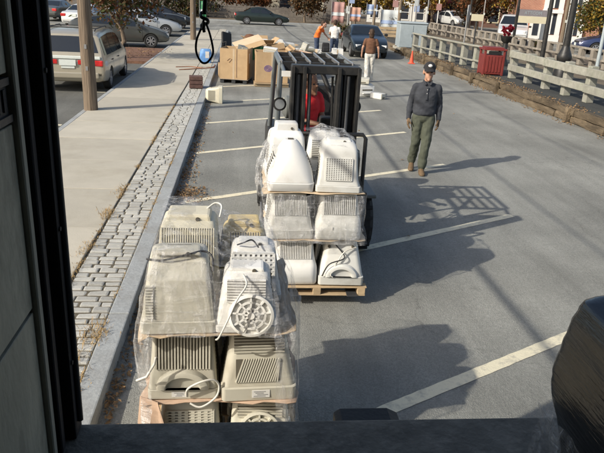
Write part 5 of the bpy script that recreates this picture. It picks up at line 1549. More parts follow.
# black wrapped load at the right edge of the truck bed
wp = thing('wrapped_load', 'lumpy load wrapped in black stretch film at the right edge of the truck bed', 'wrapped pallet', (1.38, 1.35, 1.183))
wrap = M('wrap_black', (.014, .015, .016), .17, .4, 8, .28, 13, spec=.8, stretch=(.8, .8, 8), bdist=.012)
mb = MB(); rings = []
prof = [(0, -.06, 0), (.10, -.06, 0), (.20, -.055, 0), (.30, -.025, .0), (.40, .008, 0), (.46, .012, 0), (.53, .006, 0), (.60, -.002, 0), (.66, -.010, 0), (.685, -.022, 0), (.70, -.06, 0), (.71, -.15, 0), (.715, -.24, 0)]
for z, o_, _ in prof:
    r_ = []
    for p in rrect(.40 + o_, -.36 - o_, .27 + o_, .045, 0, 6):
        a = math.atan2(p.y, p.x)
        wob = .005 * math.sin(5 * a + z * 9) + .003 * math.sin(11 * a - z * 17)
        q = Vector((p.x, p.y, 0)); q += q.normalized() * wob
        r_.append(Vector((q.x, q.y, z * 1.10 + .16 * (q.x + .40) * max(0, min(1, (z - .35) / .3)) + .006 * math.sin(6 * a))))
    rings.append(r_)
mb.loft(rings, True, True)
o = mb.build('wrap', wrap, wp, smooth=70)
m = o.modifiers.new('s', 'SUBSURF'); m.levels = 2; m.render_levels = 2
evaluated(o, 'wrap')
for v in o.data.vertices:
    p = v.co; q = Vector((p.x * 5, p.y * 5, p.z * 26 + p.x * 9))
    v.co = p + v.normal * (.0045 * mnoise.noise(q) + .0025 * mnoise.noise(q * 2.3))
# film strands pulled tight round the load
sb = MB()
for k in range(0):
    z = .24 + .052 * k
    pr = [q for q in prof if q[0] >= z][0][1]
    pts = []
    for p in rrect(.412 + pr, -.372 - pr, .282 + pr, .09, 0, 5) :
        pts.append((p.x, p.y, z + .05 * math.sin(p.x * 3 + k) + .04 * p.x))
    sb.tube(pts + pts[:1], .004, 5)
film('clear film hanging loose below the black wrapped load', [
    [(1.0, 1.67, 1.185), (1.0, 1.4, 1.185), (1.0, 1.1, 1.185)], [(.99, 1.66, 1.36), (.99, 1.4, 1.36), (.99, 1.1, 1.36)], [(.975, 1.64, 1.56), (.965, 1.4, 1.58), (.97, 1.1, 1.58)]], FILM2, crumple=.02, group=None)
# ================================================================== PEOPLE
STAND = dict(pelvis=(0, 0, .95), waist=(0, 0, 1.09), chest=(0, .0, 1.30), neck=(0, .015, 1.49), head=(0, -.012, 1.645),
             shL=(-.172, .0, 1.40), elL=(-.235, .03, 1.14), wrL=(-.245, -.05, .90), haL=(-.245, -.075, .815),
             shR=(.172, .0, 1.40), elR=(.235, .03, 1.15), wrR=(.245, -.05, .90), haR=(.245, -.075, .815),
             hiL=(-.095, 0, .93), knL=(-.105, -.02, .50), anL=(-.11, .03, .09), toL=(-.125, -.14, .03),
             hiR=(.095, 0, .93), knR=(.105, -.02, .50), anR=(.11, .03, .09), toR=(.125, -.14, .03))
def seg(mb, a, b, ra, rb, n=12, mid=None):
    a, b = Vector(a), Vector(b)
    mb.tube([a.lerp(b, t) for t in (0, .25, .5, .75, 1)], [ra, lerp(ra, rb, .25) * (mid or 1.04), lerp(ra, rb, .5) * (mid or 1.03), lerp(ra, rb, .75), rb], n)
    mb.ball(a, ra, 10); mb.ball(b, rb, 10)
def oval(mb, c, rx, ry, rz, n=14): mb.ball(c, (rx, ry, rz), n)

def hand(J, s, parent, mat, curl=.5, k=1.0):
    """palm, four unequal bent fingers and a thumb leaving the side of the palm"""
    w = Vector(J['wr' + s]); h = Vector(J['ha' + s])
    d = (h - w).normalized()
    inward = Vector((1, 0, 0)) * (1 if s == 'L' else -1)
    f = Vector((0, -1, 0)); f = (f - d * f.dot(d)).normalized()          # across the palm, towards the thumb
    p = d.cross(f).normalized()
    if p.dot(inward) < 0: p = -p
    mb = MB()
    def q(t, a, b): return w + d * (t * k) + f * (a * k) + p * (b * k)
    mb.loft([[q(t, wd * math.cos(2 * PI * j / 12), th * math.sin(2 * PI * j / 12)) for j in range(12)] for t, wd, th in ((-.03, .030, .027), (.0, .033, .026), (.03, .042, .022), (.075, .045, .019), (.095, .042, .016))])
    for i, (off, L) in enumerate(((.032, .068), (.011, .078), (-.011, .072), (-.031, .056))):
        b0 = q(.085, off, 0); b1 = q(.085 + L * .45, off * 1.05, .012 * curl * 2); b2 = q(.085 + L * .75, off * 1.05, .035 * curl * 2); b3 = q(.085 + L * .88, off * 1.0, .058 * curl * 2)
        mb.tube([b0, b1, b2, b3], [.0105 * k, .010 * k, .009 * k, .0065 * k], 8)
    mb.tube([q(.015, .03, .005), q(.045, .058, .014), q(.075, .066, .028), q(.095, .060, .04)], [.015 * k, .0125 * k, .011 * k, .008 * k], 8)
    return mb

def person(label, loc, rz, pose=None, top='navy_cloth', legs='olive_cloth', skin='skin', hair='hair_brown', sleeves='long', cap=None, gloves=None, shoes='leather', h=1.78, vox=.013, seated=False, longhair=False, back=False, fold=.008):
    J = dict(STAND)
    if pose: J.update(pose)
    J = {k: Vector(v) for k, v in J.items()}
    t = thing('person', label, 'person', loc, rz)
    sc = h / 1.78
    t.scale = (sc, sc, sc)
    hd = J['head']
    up = (hd - J['neck']).normalized()
    # one continuous body
    mb = MB()
    HK = Matrix.Translation(hd + Vector((0, 0, -.004))) @ Matrix.Scale(1.13, 4) @ Matrix.Translation(-hd)
    body_mb = mb; mb = MB()
    oval(mb, hd + Vector((0, .018, .028)), .074, .092, .092)
    oval(mb, hd + Vector((0, -.028, -.045)), .056, .062, .072)
    mb.tube([hd + Vector((0, -.080, .012)), hd + Vector((0, -.098, -.018))], [.010, .016], 8)             # nose
    mb.ball(hd + Vector((0, -.09, -.02)), .016, 8)
    mb.tube([hd + Vector((-.03, -.072, .03)), hd + Vector((.03, -.072, .03))], .012, 8)                     # brow
    mb.tube([hd + Vector((-.022, -.081, -.062)), hd + Vector((.022, -.081, -.062))], .0085, 8)              # lips
    mb.ball(hd + Vector((0, -.072, -.098)), .024, 8)                                                         # chin
    for sx in (-1, 1):
        mb.ball(hd + Vector((sx * .078, .02, -.01)), (.012, .022, .034), 8)
    mb.xform(HK); body_mb.add(mb.v, mb.f); mb = body_mb
    seg(mb, hd + Vector((0, .02, -.06)), J['neck'] + Vector((0, .005, -.05)), .056, .062)
    oval(mb, J['chest'], .158, .108, .20); oval(mb, J['waist'], .135, .098, .16); oval(mb, J['pelvis'], .152, .108, .13)
    for s in 'LR':
        seg(mb, J['chest'] + Vector((0, 0, .08)), J['sh' + s], .06, .052)
        seg(mb, J['sh' + s], J['el' + s], .053, .042); seg(mb, J['el' + s], J['wr' + s], .041, .028)
        seg(mb, J['wr' + s], J['wr' + s].lerp(J['ha' + s], .5), .028, .03)
        seg(mb, J['hi' + s], J['kn' + s], .082, .056); seg(mb, J['kn' + s], J['an' + s], .055, .038)
        seg(mb, J['an' + s] + Vector((0, 0, -.03)), J['to' + s], .028, .018)
    if not gloves:
        for s in 'LR':
            hm = hand(J, s, t, skin); mb.add(hm.v, hm.f)
    fuse(mb, 'body', skin, t, vox, 3)
    # shirt
    mb = MB()
    g = .016
    spine = [J['pelvis'].lerp(J['waist'], .05), J['pelvis'].lerp(J['waist'], .3), J['waist'], J['waist'].lerp(J['chest'], .55), J['chest'], J['chest'].lerp(J['neck'], .42), J['chest'].lerp(J['neck'], .72), J['chest'].lerp(J['neck'], .95)]
    mb.loft([[c + Vector((rx * math.copysign(abs(math.cos(2 * PI * j / 24)) ** .85, math.cos(2 * PI * j / 24)), ry * math.sin(2 * PI * j / 24), 0)) for j in range(24)] for c, (rx, ry) in zip(spine, ((.162, .120), (.180, .138), (.174, .130), (.180, .130), (.190, .130), (.186, .118), (.150, .098), (.085, .08)))])
    seg(mb, J['neck'] + Vector((0, .0, -.06)), J['neck'] + Vector((0, -.004, -.005)), .085, .066)
    for s in 'LR':
        seg(mb, J['chest'].lerp(J['neck'], .72) , J['sh' + s] + Vector((0, 0, -.004)), .062, .062)
        if sleeves == 'long':
            seg(mb, J['sh' + s], J['el' + s], .066, .057); seg(mb, J['el' + s], J['wr' + s].lerp(J['el' + s], .04), .057, .042, mid=1.1)
        else:
            seg(mb, J['sh' + s], J['sh' + s].lerp(J['el' + s], .55), .066 + g * .4, .066)
    sh = fuse(mb, 'shirt', top, t, vox * .85, 5, fold)
    # collar and placket
    mb = MB()
    nk = J['neck'] + Vector((0, -.004, -.008))
    mb.loft([[nk + Vector((q * math.cos(2 * PI * j / 18), q * .95 * math.sin(2 * PI * j / 18) + (.0), z - .018 * (1 if math.sin(2 * PI * j / 18) < -.6 else 0))) for j in range(18)] for q, z in ((.080, -.035), (.076, .032), (.068, .034), (.062, -.03))], False, False)
    mb.build('collar', top, t, smooth=50)
    if cap:
        for sx in (-1, 1):
            MB().prism([(sx * .012, -.10), (sx * .062, -.03), (sx * .070, -.075), (sx * .045, -.115)], 1, -.128, -.112).xform(Matrix.Translation(nk + Vector((0, .035, .02))) @ Matrix.Rotation(rad(-24), 4, 'X')).build('collar_flap', top, t, bevel=.003)
        cp = J['chest'] + Vector((0, -.131, .02))
        MB().box((0, 0, 0), (.034, .012, .20), (-.10, 0, 0)).build('button_placket', top, t, loc=cp, bevel=.003)
        for q in range(3): MB().ball(cp + Vector((0, -.008 - .006 * (1 - q), .06 - .06 * q)), (.006, .003, .006), 8).build('button', 'label_paper', t)
    # trousers
    mb = MB()
    oval(mb, J['pelvis'], .166 + g * .3, .122, .135)
    if not seated: oval(mb, J['pelvis'].lerp(J['waist'], .45), .155, .116, .07)
    for s in 'LR':
        mid = J['kn' + s]
        seg(mb, J['hi' + s], mid, .101, .080); seg(mb, mid, J['an' + s] + Vector((0, 0, .02)), .080, .072, mid=1.0)
        seg(mb, J['pelvis'], J['hi' + s], .11, .098)
    fuse(mb, 'trousers', legs, t, vox * .9, 4, fold * 2.0, 9, zs=.85)
    if not seated:
        c0 = J['pelvis'].lerp(J['waist'], .5)
        MB().loft([[c0 + Vector((rx * math.cos(2 * PI * j / 22), ry * math.sin(2 * PI * j / 22), z)) for j in range(22)] for rx, ry, z in ((.166, .126, -.022), (.170, .130, -.018), (.170, .130, .018), (.166, .126, .022))], True, True).build('belt', 'black_cloth', t, smooth=50)
    for s in 'LR':
        a, b = J['an' + s], J['to' + s]
        mb = MB()
        d = (b - a); d.z = 0; d = d.normalized() if d.length > 1e-4 else Vector((0, -1, 0)); w = Vector((-d.y, d.x, 0))
        base = min(a.z - .085, b.z - .03)
        rings = []
        for u, hw, z1 in ((-.075, .028, .055), (-.06, .040, .09), (0, .045, .115), (.06, .047, .085), (.13, .050, .062), (.18, .042, .048), (.205, .022, .03)):
            c = Vector((a.x, a.y, 0)) + d * u; zz = lerp(a.z - .085, b.z - .03, max(0, min(1, (u + .05) / .22)))
            rings.append([c + w * hw + Vector((0, 0, zz)), c + w * hw + Vector((0, 0, zz + .025)), c + w * hw * .86 + Vector((0, 0, zz + z1 * .7)), c + w * hw * .35 + Vector((0, 0, zz + z1)), c - w * hw * .35 + Vector((0, 0, zz + z1)), c - w * hw * .86 + Vector((0, 0, zz + z1 * .7)), c - w * hw + Vector((0, 0, zz + .025)), c - w * hw + Vector((0, 0, zz))])
        mb.loft(rings)
        o = mb.build('shoe', shoes, t, smooth=60)
        if gloves:
            hand(J, s, t, gloves, .3, 1.12).build('glove', gloves, t, smooth=60)
    for sx in (-1, 1):
        MB().ball(hd + Vector((sx * .031, -.0745, .006)), (.014, .007, .008), 8).xform(HK).build('eye', 'cable_black', t, smooth=80)
    # hair or cap
    if cap:
        mb = MB()
        mb.ball(hd + Vector((0, .016, .048)), (.088, .104, .095), 18, 0, 0.0, 1.0)
        n = 13; vs = []
        for k in (0, 1):
            for q, dz in ((.086, 0), (.178, -.022)):
                for j in range(n):
                    a = PI + PI * (.14 + .72 * j / (n - 1))
                    e = 1 if q < .1 else lerp(.62, 1, abs(math.sin(a)))
                    vs.append(hd + Vector((.086 * math.cos(a) * (1 if q < .1 else .96), .014 + (.100 if q < .1 else .185) * math.sin(a) , .052 + dz - .006 * k - (.012 * abs(math.cos(a)) if q > .1 else 0))))
        mb.add(vs, [(j, j + 1, n + j + 1, n + j) for j in range(n - 1)] + [(2 * n + j, 3 * n + j, 3 * n + j + 1, 2 * n + j + 1) for j in range(n - 1)] + [(n + j, n + j + 1, 3 * n + j + 1, 3 * n + j) for j in range(n - 1)])
        mb.xform(HK); co = mb.build('cap', cap, t, smooth=50)
        MB().ball(hd + Vector((0, -.082, .095)), (.030, .012, .022), 10).xform(HK).build('cap_emblem', 'white_cloth', co, smooth=60)
        oval2 = MB(); oval2.ball(hd + Vector((0, .045, .0)), (.078, .078, .075), 14); oval2.xform(HK); oval2.build('hair', hair, t, smooth=70)
    else:
        mb = MB()
        oval(mb, hd + Vector((0, .035, .055)), .084, .090, .080)
        oval(mb, hd + Vector((0, .055, .0)), .080, .075, .085)
        if longhair:
            oval(mb, hd + Vector((0, .06, -.07)), .08, .06, .10)
        mb.xform(HK); fuse(mb, 'hair', hair, t, vox, 2, .006, 30)
    return t

person('man in navy long sleeve polo, olive trousers and dark cap walking towards the camera', (2.99, 10.12, 0.004), rad(-12),
       dict(hiL=(-.09, .0, .93), knL=(-.085, .02, .51), anL=(-.10, .20, .14), toL=(-.11, .06, .045), hiR=(.09, 0, .93), knR=(.075, -.07, .51), anR=(.055, -.06, .09), toR=(.065, -.22, .035),
            elL=(-.232, .05, 1.14), wrL=(-.240, .0, .89), haL=(-.240, -.03, .805), elR=(.228, .06, 1.14), wrR=(.238, .0, .89), haR=(.238, -.03, .805), head=(.005, -.02, 1.645)),
       cap='black_cloth', gloves='leather', shoes='leather', h=1.80, vox=.011)
person('person in a dark brown shirt and pale trousers walking away towards the blue sedan', (4.32, 21.75, 0.004), rad(172),
       dict(hiL=(-.09, 0, .93), knL=(-.09, -.06, .51), anL=(-.085, -.10, .09), toL=(-.09, -.27, .035), hiR=(.09, 0, .93), knR=(.085, .02, .50), anR=(.08, .14, .11), toR=(.085, 0, .04), elL=(-.27, .04, 1.15), wrL=(-.30, -.03, .92), haL=(-.30, -.05, .84), elR=(.27, .04, 1.15), wrR=(.29, -.02, .92), haR=(.29, -.04, .84)),
       top='brown_cloth', legs='pale_cloth', sleeves='short', shoes='pale_cloth', h=1.74, vox=.014, longhair=True)
person('person in an orange shirt and blue jeans bending over the boxes with a raised arm', (3.22, 28.3, 0.004), rad(75),
       dict(chest=(0, -.10, 1.27), neck=(0, -.2, 1.42), head=(0, -.29, 1.54), waist=(0, -.02, 1.08), shL=(-.175, -.15, 1.38), elL=(-.36, -.26, 1.42), wrL=(-.24, -.36, 1.56), haL=(-.17, -.38, 1.58), shR=(.175, -.15, 1.38), elR=(.22, -.30, 1.14), wrR=(.20, -.46, .98), haR=(.19, -.50, .92)),
       top='orange_cloth', legs='blue_denim', sleeves='short', h=1.78, vox=.016)
person('person in a white t shirt and dark jeans standing right of the orange shirt', (4.08, 28.9, 0.004), rad(165), dict(elL=(-.25, -.05, 1.17), wrL=(-.18, -.22, 1.05), haL=(-.16, -.28, 1.02), elR=(.25, -.05, 1.17), wrR=(.18, -.22, 1.05), haR=(.16, -.28, 1.02)),
       top='white_cloth', legs='blue_denim', sleeves='short', h=1.72, vox=.016)
person('forklift driver in a red shirt sitting behind the mast', (0.80, 7.55, 0.02), rad(38),
       dict(pelvis=(0, .05, 1.15), waist=(0, .06, 1.28), chest=(0, .03, 1.47), neck=(0, 0.02, 1.63), head=(.0, -.03, 1.765), shL=(-.175, .02, 1.58), elL=(-.20, -.08, 1.34), wrL=(-.10, -.30, 1.33), haL=(-.06, -.37, 1.34), shR=(.175, .02, 1.58), elR=(.21, -.04, 1.33), wrR=(.26, -.28, 1.30), haR=(.26, -.36, 1.32),
            hiL=(-.09, .02, 1.12), knL=(-.14, -.38, 1.08), anL=(-.14, -.40, .76), toL=(-.14, -.54, .70), hiR=(.09, .02, 1.12), knR=(.14, -.38, 1.08), anR=(.14, -.40, .76), toR=(.14, -.54, .70)),
       top='red_cloth', legs='black_cloth', skin='skin_dark', sleeves='short', h=1.75, vox=.014, seated=True)

# ================================================================== STREET FURNITURE AND THE PILE OF GOODS
rb = thing('litter_bin', 'square dark red litter bin standing on the timber edging', 'litter bin', (8.90, 22.55, .334), rad(-6))
rb.scale = (.86, .86, .92)
mb = MB(); mb.box((0, 0, .40), (.84, .80, .72), None, 0, 1.03); mb.build('body', 'bin_red', rb, bevel=.03, seg=2)
for sx in (-1, 1):
    for sy in (-1, 1): MB().box((sx * .39, sy * .37, .46), (.09, .09, .92)).build('corner_post', 'bin_red', rb, bevel=.012)
for k in range(5): MB().box((-.26 + .13 * k, -.415, .42), (.085, .02, .6)).build('slat', 'bin_red', rb, bevel=.006)
mb = MB(); mb.box((0, 0, .965), (.94, .90, .07)); mb.box((0, 0, 1.02), (.74, .7, .05)); mb.build('lid', 'bin_red', rb, bevel=.015, seg=2)
MB().box((0, -.38, .845), (.5, .06, .12)).build('opening', 'rubber', rb)
cn = thing('traffic_cone', 'small orange traffic cone by the timber edging near the blue sedan', 'cone', (7.62, 28.7, .004))
cn.scale = (.8, .8, .85)
MB().box((0, 0, .02), (.34, .34, .04)).build('base', 'cone_orange', cn, bevel=.01)
mb = MB(); mb.cyl((0, 0, .04), (0, 0, .66), .125, .028, 18); mb.build('cone', 'cone_orange', cn, smooth=50); MB().cyl((0, 0, .04), (0, 0, .07), .14, .13, 18).build('collar', 'cone_orange', cn, smooth=50)
cb = thing('utility_cabinet', 'pale grey metal utility cabinet at the far end of the post fence', 'cabinet', (8.95, 34.4, .3), rad(-4))
MB().box((0, 0, .62), (1.42, 1.2, 1.24)).build('body', 'cabinet_grey', cb, bevel=.02); MB().box((0, 0, 1.275), (1.52, 1.3, .065), None, 0, .96).build('lid', 'cabinet_grey', cb, bevel=.01); MB().box((0, 0, -.03), (1.6, 1.4, .12)).build('plinth', 'concrete_walk', cb)
for sx in (-1, 1):
    d = MB().box((sx * .35, -.612, .6), (.66, .02, 1.1)).build('door', 'cabinet_grey', cb, bevel=.004); MB().box((sx * .08, -.63, .65), (.03, .02, .14)).build('handle', 'steel', d)

def carton(label, loc, rz, d, mat='cardboard', flaps=0, name='carton', cat='carton', tilt=(0, 0), group='cartons and equipment in the pile', cross=False):
    t = thing(name, label, cat, loc, (tilt[0], tilt[1], rz), group)
    w, l, h = d; th = .008
    mb = MB()
    mb.span((-w / 2, -l / 2, 0), (w / 2, -l / 2 + th, h)); mb.span((-w / 2, l / 2 - th, 0), (w / 2, l / 2, h)); mb.span((-w / 2, -l / 2 + th, 0), (-w / 2 + th, l / 2 - th, h)); mb.span((w / 2 - th, -l / 2 + th, 0), (w / 2, l / 2 - th, h)); mb.span((-w / 2 + th, -l / 2 + th, 0), (w / 2 - th, l / 2 - th, .01))
    mb.build('box', mat, t)
    if flaps:
        for ax, s in ((0, -1), (0, 1), (1, -1), (1, 1)):
            a = R.uniform(.2, 1.2) if flaps == 1 else R.uniform(-.12, -.04) + PI / 2 * 0
            L = (w if ax == 0 else l) * .42
            c, sn = math.cos(a), math.sin(a)
            if flaps == 2: c, sn = -1, R.uniform(.02, .1)
            if ax == 0: q = [(s * w / 2, -l / 2, h), (s * w / 2, l / 2, h), (s * (w / 2 + L * c), l / 2, h + L * sn), (s * (w / 2 + L * c), -l / 2, h + L * sn)]
            else: q = [(-w / 2, s * l / 2, h + .002), (w / 2, s * l / 2, h + .002), (w / 2, s * (l / 2 + L * c), h + L * sn + .006), (-w / 2, s * (l / 2 + L * c), h + L * sn + .006)]
            f = MB().add(q, [(0, 1, 2, 3)]).build('flap', mat, t)
            m = f.modifiers.new('t', 'SOLIDIFY'); m.thickness = .007; m.offset = 1
    MB().box((0, -l / 2 - .001, h * .5), (.055, .002, h)).build('tape', 'cardboard_pale', t)
    return t
g1 = carton('large tan bulk carton on a dark pallet at the left end of the pile', (-.17, 20.55, .13), rad(-11), (.86, .9, .92), name='bulk_box', cat='bulk carton')
for x in (-.36, 0, .36): MB().box((x, 0, -.065), (.12, .9, .11)).build('pallet_block', 'dark_metal', g1)
MB().box((0, 0, -.006), (.92, .96, .012)).build('pallet_deck', 'grey_wood', g1)
MB().box((.432, -.1, .62), (.004, .16, .30)).build('paper_label', 'label_paper', g1)
MB().tube([(-.2, -.455, .55), (-.12, -.456, .62), (-.05, -.455, .60), (-.14, -.456, .50)], .006, 4).build('marker_scrawl', 'brick_brown', g1)
MB().box((.1, -.453, .48), (.014, .004, .86)).build('fold_seam', 'brick_brown', g1)
g2 = carton('large tan bulk carton with a purple logo just behind the forklift', (.90, 20.1, .13), rad(2), (.98, .9, .90), name='bulk_box', cat='bulk carton')
lo = MB()
for j in range(3): lo.loft([[Vector((q * math.cos(2 * PI * i / 20), -d, q * .8 * math.sin(2 * PI * i / 20))) for i in range(20)] for q, d in ((.12 - .04 * j, 0), (.12 - .04 * j, .004), (.10 - .04 * j, .004), (.10 - .04 * j, 0))], False, False)
lo.build('round_logo', 'ink_purple', g2, loc=(-.12, -.452, .42))
MB().box((0, -.02, -.07), (1.05, .98, .10)).build('pallet_base', 'pallet_wood', g2); MB().box((0, -.50, -.02), (1.04, .12, .018)).build('deck_board', 'pallet_wood', g2)
t = thing('flattened_carton', 'flattened tan carton lying tilted over the left bulk carton', 'cardboard', (.17, 21.3, 1.20), (rad(14), rad(-18), rad(12)))
MB().box((0, 0, 0), (.92, .55, .016)).build('sheet', 'cardboard_pale', t); MB().box((0, -.40, -.03), (.92, .24, .012), (.3, 0, 0)).build('flap', 'cardboard', t)
ch = thing('office_chair', 'black office chair dumped upright behind the left bulk carton', 'chair', (-.42, 21.75, .42), (rad(-14), rad(12), .6))
MB().box((0, 0, .42), (.42, .42, .1)).build('seat', 'rubber', ch, bevel=.04, seg=2); MB().box((0, .22, .82), (.38, .09, .52), (-.12, 0, 0)).build('backrest', 'rubber', ch, bevel=.04, seg=2)
for sx in (-1, 1): MB().tube([(sx * .23, .15, .45), (sx * .25, .1, .66), (sx * .25, -.14, .66), (sx * .23, -.1, .45)], .02, 6).build('armrest', 'rubber', ch, smooth=60)
MB().cyl((0, 0, 0), (0, 0, .4), .035).build('column', 'dark_metal', ch)
for k in range(5):
    a = 2 * PI * k / 5; MB().tube([(0, 0, .06), (.27 * math.cos(a), .27 * math.sin(a), .02)], .022, 6).build('base_arm', 'dark_metal', ch)
carton('carton used as a base under the black office chair', (-.42, 21.75, 0.004), .1, (.7, .6, .41), 'cardboard', 2)
gt = thing('green_tub', 'green plastic tub between the two bulk cartons', 'tub', (.50, 21.35, .62))
MB().loft([rrect(.20 * q, -.15 * q, .15 * q, .04, z, 4) for q, z in ((.85, 0), (1, .40), (1.06, .40), (1.06, .43), (.98, .43), (.84, .02))], True, True).build('tub', 'green_plastic', gt, smooth=40)
carton('small tan carton holding up the green tub', (.50, 21.4, .004), .05, (.5, .5, .61), 'cardboard_pale', 2)
for lab, loc, rz, d, mt, fl, tl in (
    ('open tan carton with raised flaps behind the purple logo carton', (.98, 22.9, .50), .3, (.52, .5, .42), 'cardboard', 1, (0, 0)),
    ('open brown carton with raised flaps, right of the first open carton', (1.55, 23.3, .42), -.25, (.5, .45, .40), 'cardboard_pale', 1, (.05, .1)),
    ('closed carton beneath the open tan carton', (1.0, 22.95, .004), .1, (.7, .6, .49), 'cardboard', 2, (0, 0)),
    ('closed carton beneath the open brown carton', (1.65, 23.4, .004), -.1, (.62, .6, .41), 'cardboard', 2, (0, 0)),
    ('brown carton below the white computer cases of the pile', (2.1, 24.2, .004), .15, (.75, .6, .62), 'cardboard', 2, (0, 0)),
    ('tan carton at the right end of the pile by the orange shirt', (2.55, 24.9, .004), -.2, (.6, .6, .55), 'cardboard_pale', 1, (0, 0)),
    ('dark tan carton at the back of the pile', (1.3, 25.2, .004), .3, (.9, .7, .75), 'cardboard', 1, (0, 0)),
    ('low white carton left of the orange shirt person, beyond the guard', (2.84, 26.6, .004), .05, (.72, .5, .60), 'plastic_white', 2, (0, 0)),
    ('low white carton right of the orange shirt person, beyond the guard', (3.92, 26.7, .004), -.1, (.46, .5, .66), 'plastic_white', 2, (0, 0)),
    ('grey carton between the two low white cartons', (3.42, 26.8, .004), .0, (.5, .5, .48), 'plastic_grey', 1, (0, 0)),
    ('tan carton with lid open at the middle of the pile', (.65, 24.0, .004), .2, (.8, .7, .95), 'cardboard', 1, (0, 0))):
    carton(lab, loc, rz, d, mt, fl, tilt=tl)
def case(label, loc, rz, d, mat, tilt=(0, 0), kind='computer_case'):
    t = thing(kind, label, 'computer' if kind == 'computer_case' else 'printer', loc, (tilt[0], tilt[1], rz), 'old office equipment in the pile')
    w, l, h = d
    MB().box((0, 0, h / 2), d).build('housing', mat, t, bevel=.012, seg=2)
    if kind == 'computer_case':
        MB().box((0, -l / 2 - .006, h / 2), (w * .96, .014, h * .96)).build('front_panel', 'plastic_beige', t, bevel=.006)
        for i in range(3): MB().box((0, -l / 2 - .014, h * (.85 - .13 * i)), (w * .75, .006, h * .07)).build('drive_bay', 'plastic_grey', t)
        MB().box((0, -l / 2 - .014, h * .25), (w * .5, .004, h * .2)).build('vent_grille', 'vent_dark', t)
    else:
        MB().box((0, -l * .1, h + .02), (w * .9, l * .6, .05), (.1, 0, 0)).build('lid', 'plastic_grey', t, bevel=.01); MB().box((0, -l / 2 - .04, h * .3), (w * .7, .12, .02), (-.15, 0, 0)).build('paper_tray', mat, t); MB().box((0, -l / 2 - .003, h * .62), (w * .7, .01, h * .12)).build('slot', 'vent_dark', t)
    return t
case('white computer tower lying on the brown carton of the pile', (1.95, 24.1, .63), .2, (.44, .45, .18), 'plastic_white')
case('beige computer case tilted against the white tower', (2.25, 24.3, .63), -.3, (.2, .45, .42), 'plastic_beige', (0, .35))
case('grey printer on the dark tan carton at the back of the pile', (1.35, 25.1, .76), -.1, (.5, .42, .24), 'plastic_grey', kind='printer')
case('cream printer on the tan carton beside the orange shirt', (2.5, 24.9, .56), .4, (.46, .4, .22), 'plastic_cream', kind='printer')
case('white printer on the road right of the forklift', (3.60, 18.6, .004), .3, (.46, .42, .30), 'plastic_white', kind='printer')
case('beige computer case stacked on the white printer right of the forklift', (3.54, 18.62, .365), -.2, (.40, .42, .14), 'plastic_beige')
case('small grey computer case fallen on the road by the white printer', (3.92, 18.1, .004), .7, (.2, .40, .16), 'plastic_grey')
case('white computer case on the tan carton in the middle of the pile', (.7, 23.9, .96), .1, (.42, .44, .15), 'plastic_white')
monitor('cream monitor lying on its side against the kerb by the bulk carton', (-.48, 16.45, .205), 0, 'wide', 'plastic_cream', None, [('horiz', -.12, .12, .2, .36, 6)], tilt=(0, -PI / 2))
t = thing('wooden_crate', 'small dark brown box sitting on the cobbles near the kerb', 'box', (-1.27, 18.1, .125), rad(6))
MB().box((0, 0, .16), (.36, .34, .32)).build('box', 'brick_brown', t, bevel=.006)
for z in (.05, .16, .27): MB().box((0, -.178, z), (.37, .016, .085)).build('slat', 'brick_brown', t, bevel=.003)
bl = thing('recycling_bag', 'blue and white bag standing on the sidewalk seen through the rope loop', 'bag', (-1.36, 24.6, .12))
mb = MB(); mb.loft([[Vector((x * q + .012 * math.sin(3 * i), y * q, z)) for i, (x, y) in enumerate([(.2, -.1), (.22, .05), (.12, .14), (-.1, .14), (-.21, .06), (-.2, -.1), (0, -.13)])] for q, z in ((.9, 0), (1.05, .15), (1.0, .38), (.8, .50))]); mb.build('bag', 'bag_blue', bl, smooth=70)
MB().box((.07, -.128, .30), (.14, .012, .24), (.06, 0, .1)).build('white_panel', 'white_cloth', bl)
tag(MB().tube(curve([(-2.28, 22.75, .135), (-1.8, 22.95, .14), (-1.3, 22.7, .14), (-1.0, 23.2, .14), (-.99, 23.9, .14)]), .014, 6).build('hose', 'rust', smooth=60), 'rust coloured hose lying across the sidewalk by the bag', 'hose')
tag(MB().tube([(-2.1, 22.0, .13), (-.95, 22.9, .15)], .016, 6).build('stick', 'rust', smooth=60), 'thin rusty stick on the sidewalk end of the cobbles', 'stick')
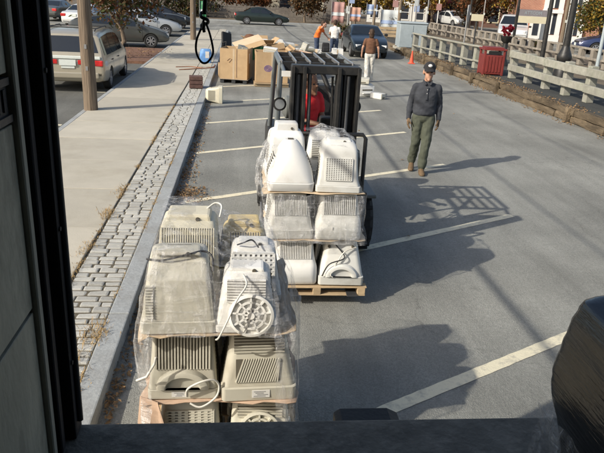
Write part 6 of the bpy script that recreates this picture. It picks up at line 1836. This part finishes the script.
t = thing('sack', 'crumpled brown sack on top of the middle carton of the pile', 'sack', (.28, 24.1, .96))
mb = MB(); mb.loft([[Vector((q * (1 + .1 * math.sin(3 * i)) * math.cos(2 * PI * i / 14), q * math.sin(2 * PI * i / 14), z)) for i in range(14)] for z, q in ((0, .2), (.08, .25), (.2, .2), (.28, .12), (.3, .03))]); mb.build('sack', 'brown_cloth', t, smooth=70)
t = thing('backpack', 'dark backpack on the grey carton by the orange shirt', 'backpack', (3.45, 26.9, .485))
mb = MB(); mb.box((0, 0, .2), (.34, .2, .38), None, 0, .85); mb.build('bag', 'black_cloth', t, bevel=.05, seg=2); MB().box((0, -.12, .14), (.24, .07, .2)).build('pocket', 'black_cloth', t, bevel=.03)

for lab, loc, rz, d, mt, fl, tl in (
    ('torn brown carton leaning on the purple logo carton, flaps spread', (1.35, 21.6, .55), .4, (.45, .42, .38), 'cardboard', 1, (.25, -.2)),
    ('tan carton carrying the torn brown carton', (1.38, 21.7, .004), .05, (.66, .6, .53), 'cardboard_pale', 2, (0, 0)),
    ('pinkish open carton right of the torn brown carton', (2.0, 22.2, .45), -.35, (.46, .42, .34), 'cardboard_pink', 1, (-.1, .15)),
    ('closed tan carton below the pinkish open carton', (2.0, 22.3, .004), .1, (.7, .6, .44), 'cardboard', 2, (0, 0)),
    ('small white carton atop the carton beside the printer', (2.35, 23.2, .52), .5, (.34, .3, .22), 'plastic_white', 2, (.1, .2)),
    ('brown carton under the small white carton', (2.4, 23.3, .004), -.1, (.6, .6, .51), 'cardboard', 2, (0, 0))):
    carton(lab, loc, rz, d, mt, fl, tilt=tl)
case('dark grey computer case standing in the left bulk carton', (-.05, 20.75, .62), .3, (.2, .42, .48), 'grey_paint', (.1, .15))
case('white computer case poking out of the purple logo carton', (.85, 20.2, .66), -.2, (.42, .2, .48), 'plastic_white', (.15, .1))
case('beige printer on the brown carton behind the forklift guard', (1.62, 23.3, .83), .2, (.44, .4, .2), 'plastic_beige', (.05, .1), kind='printer')
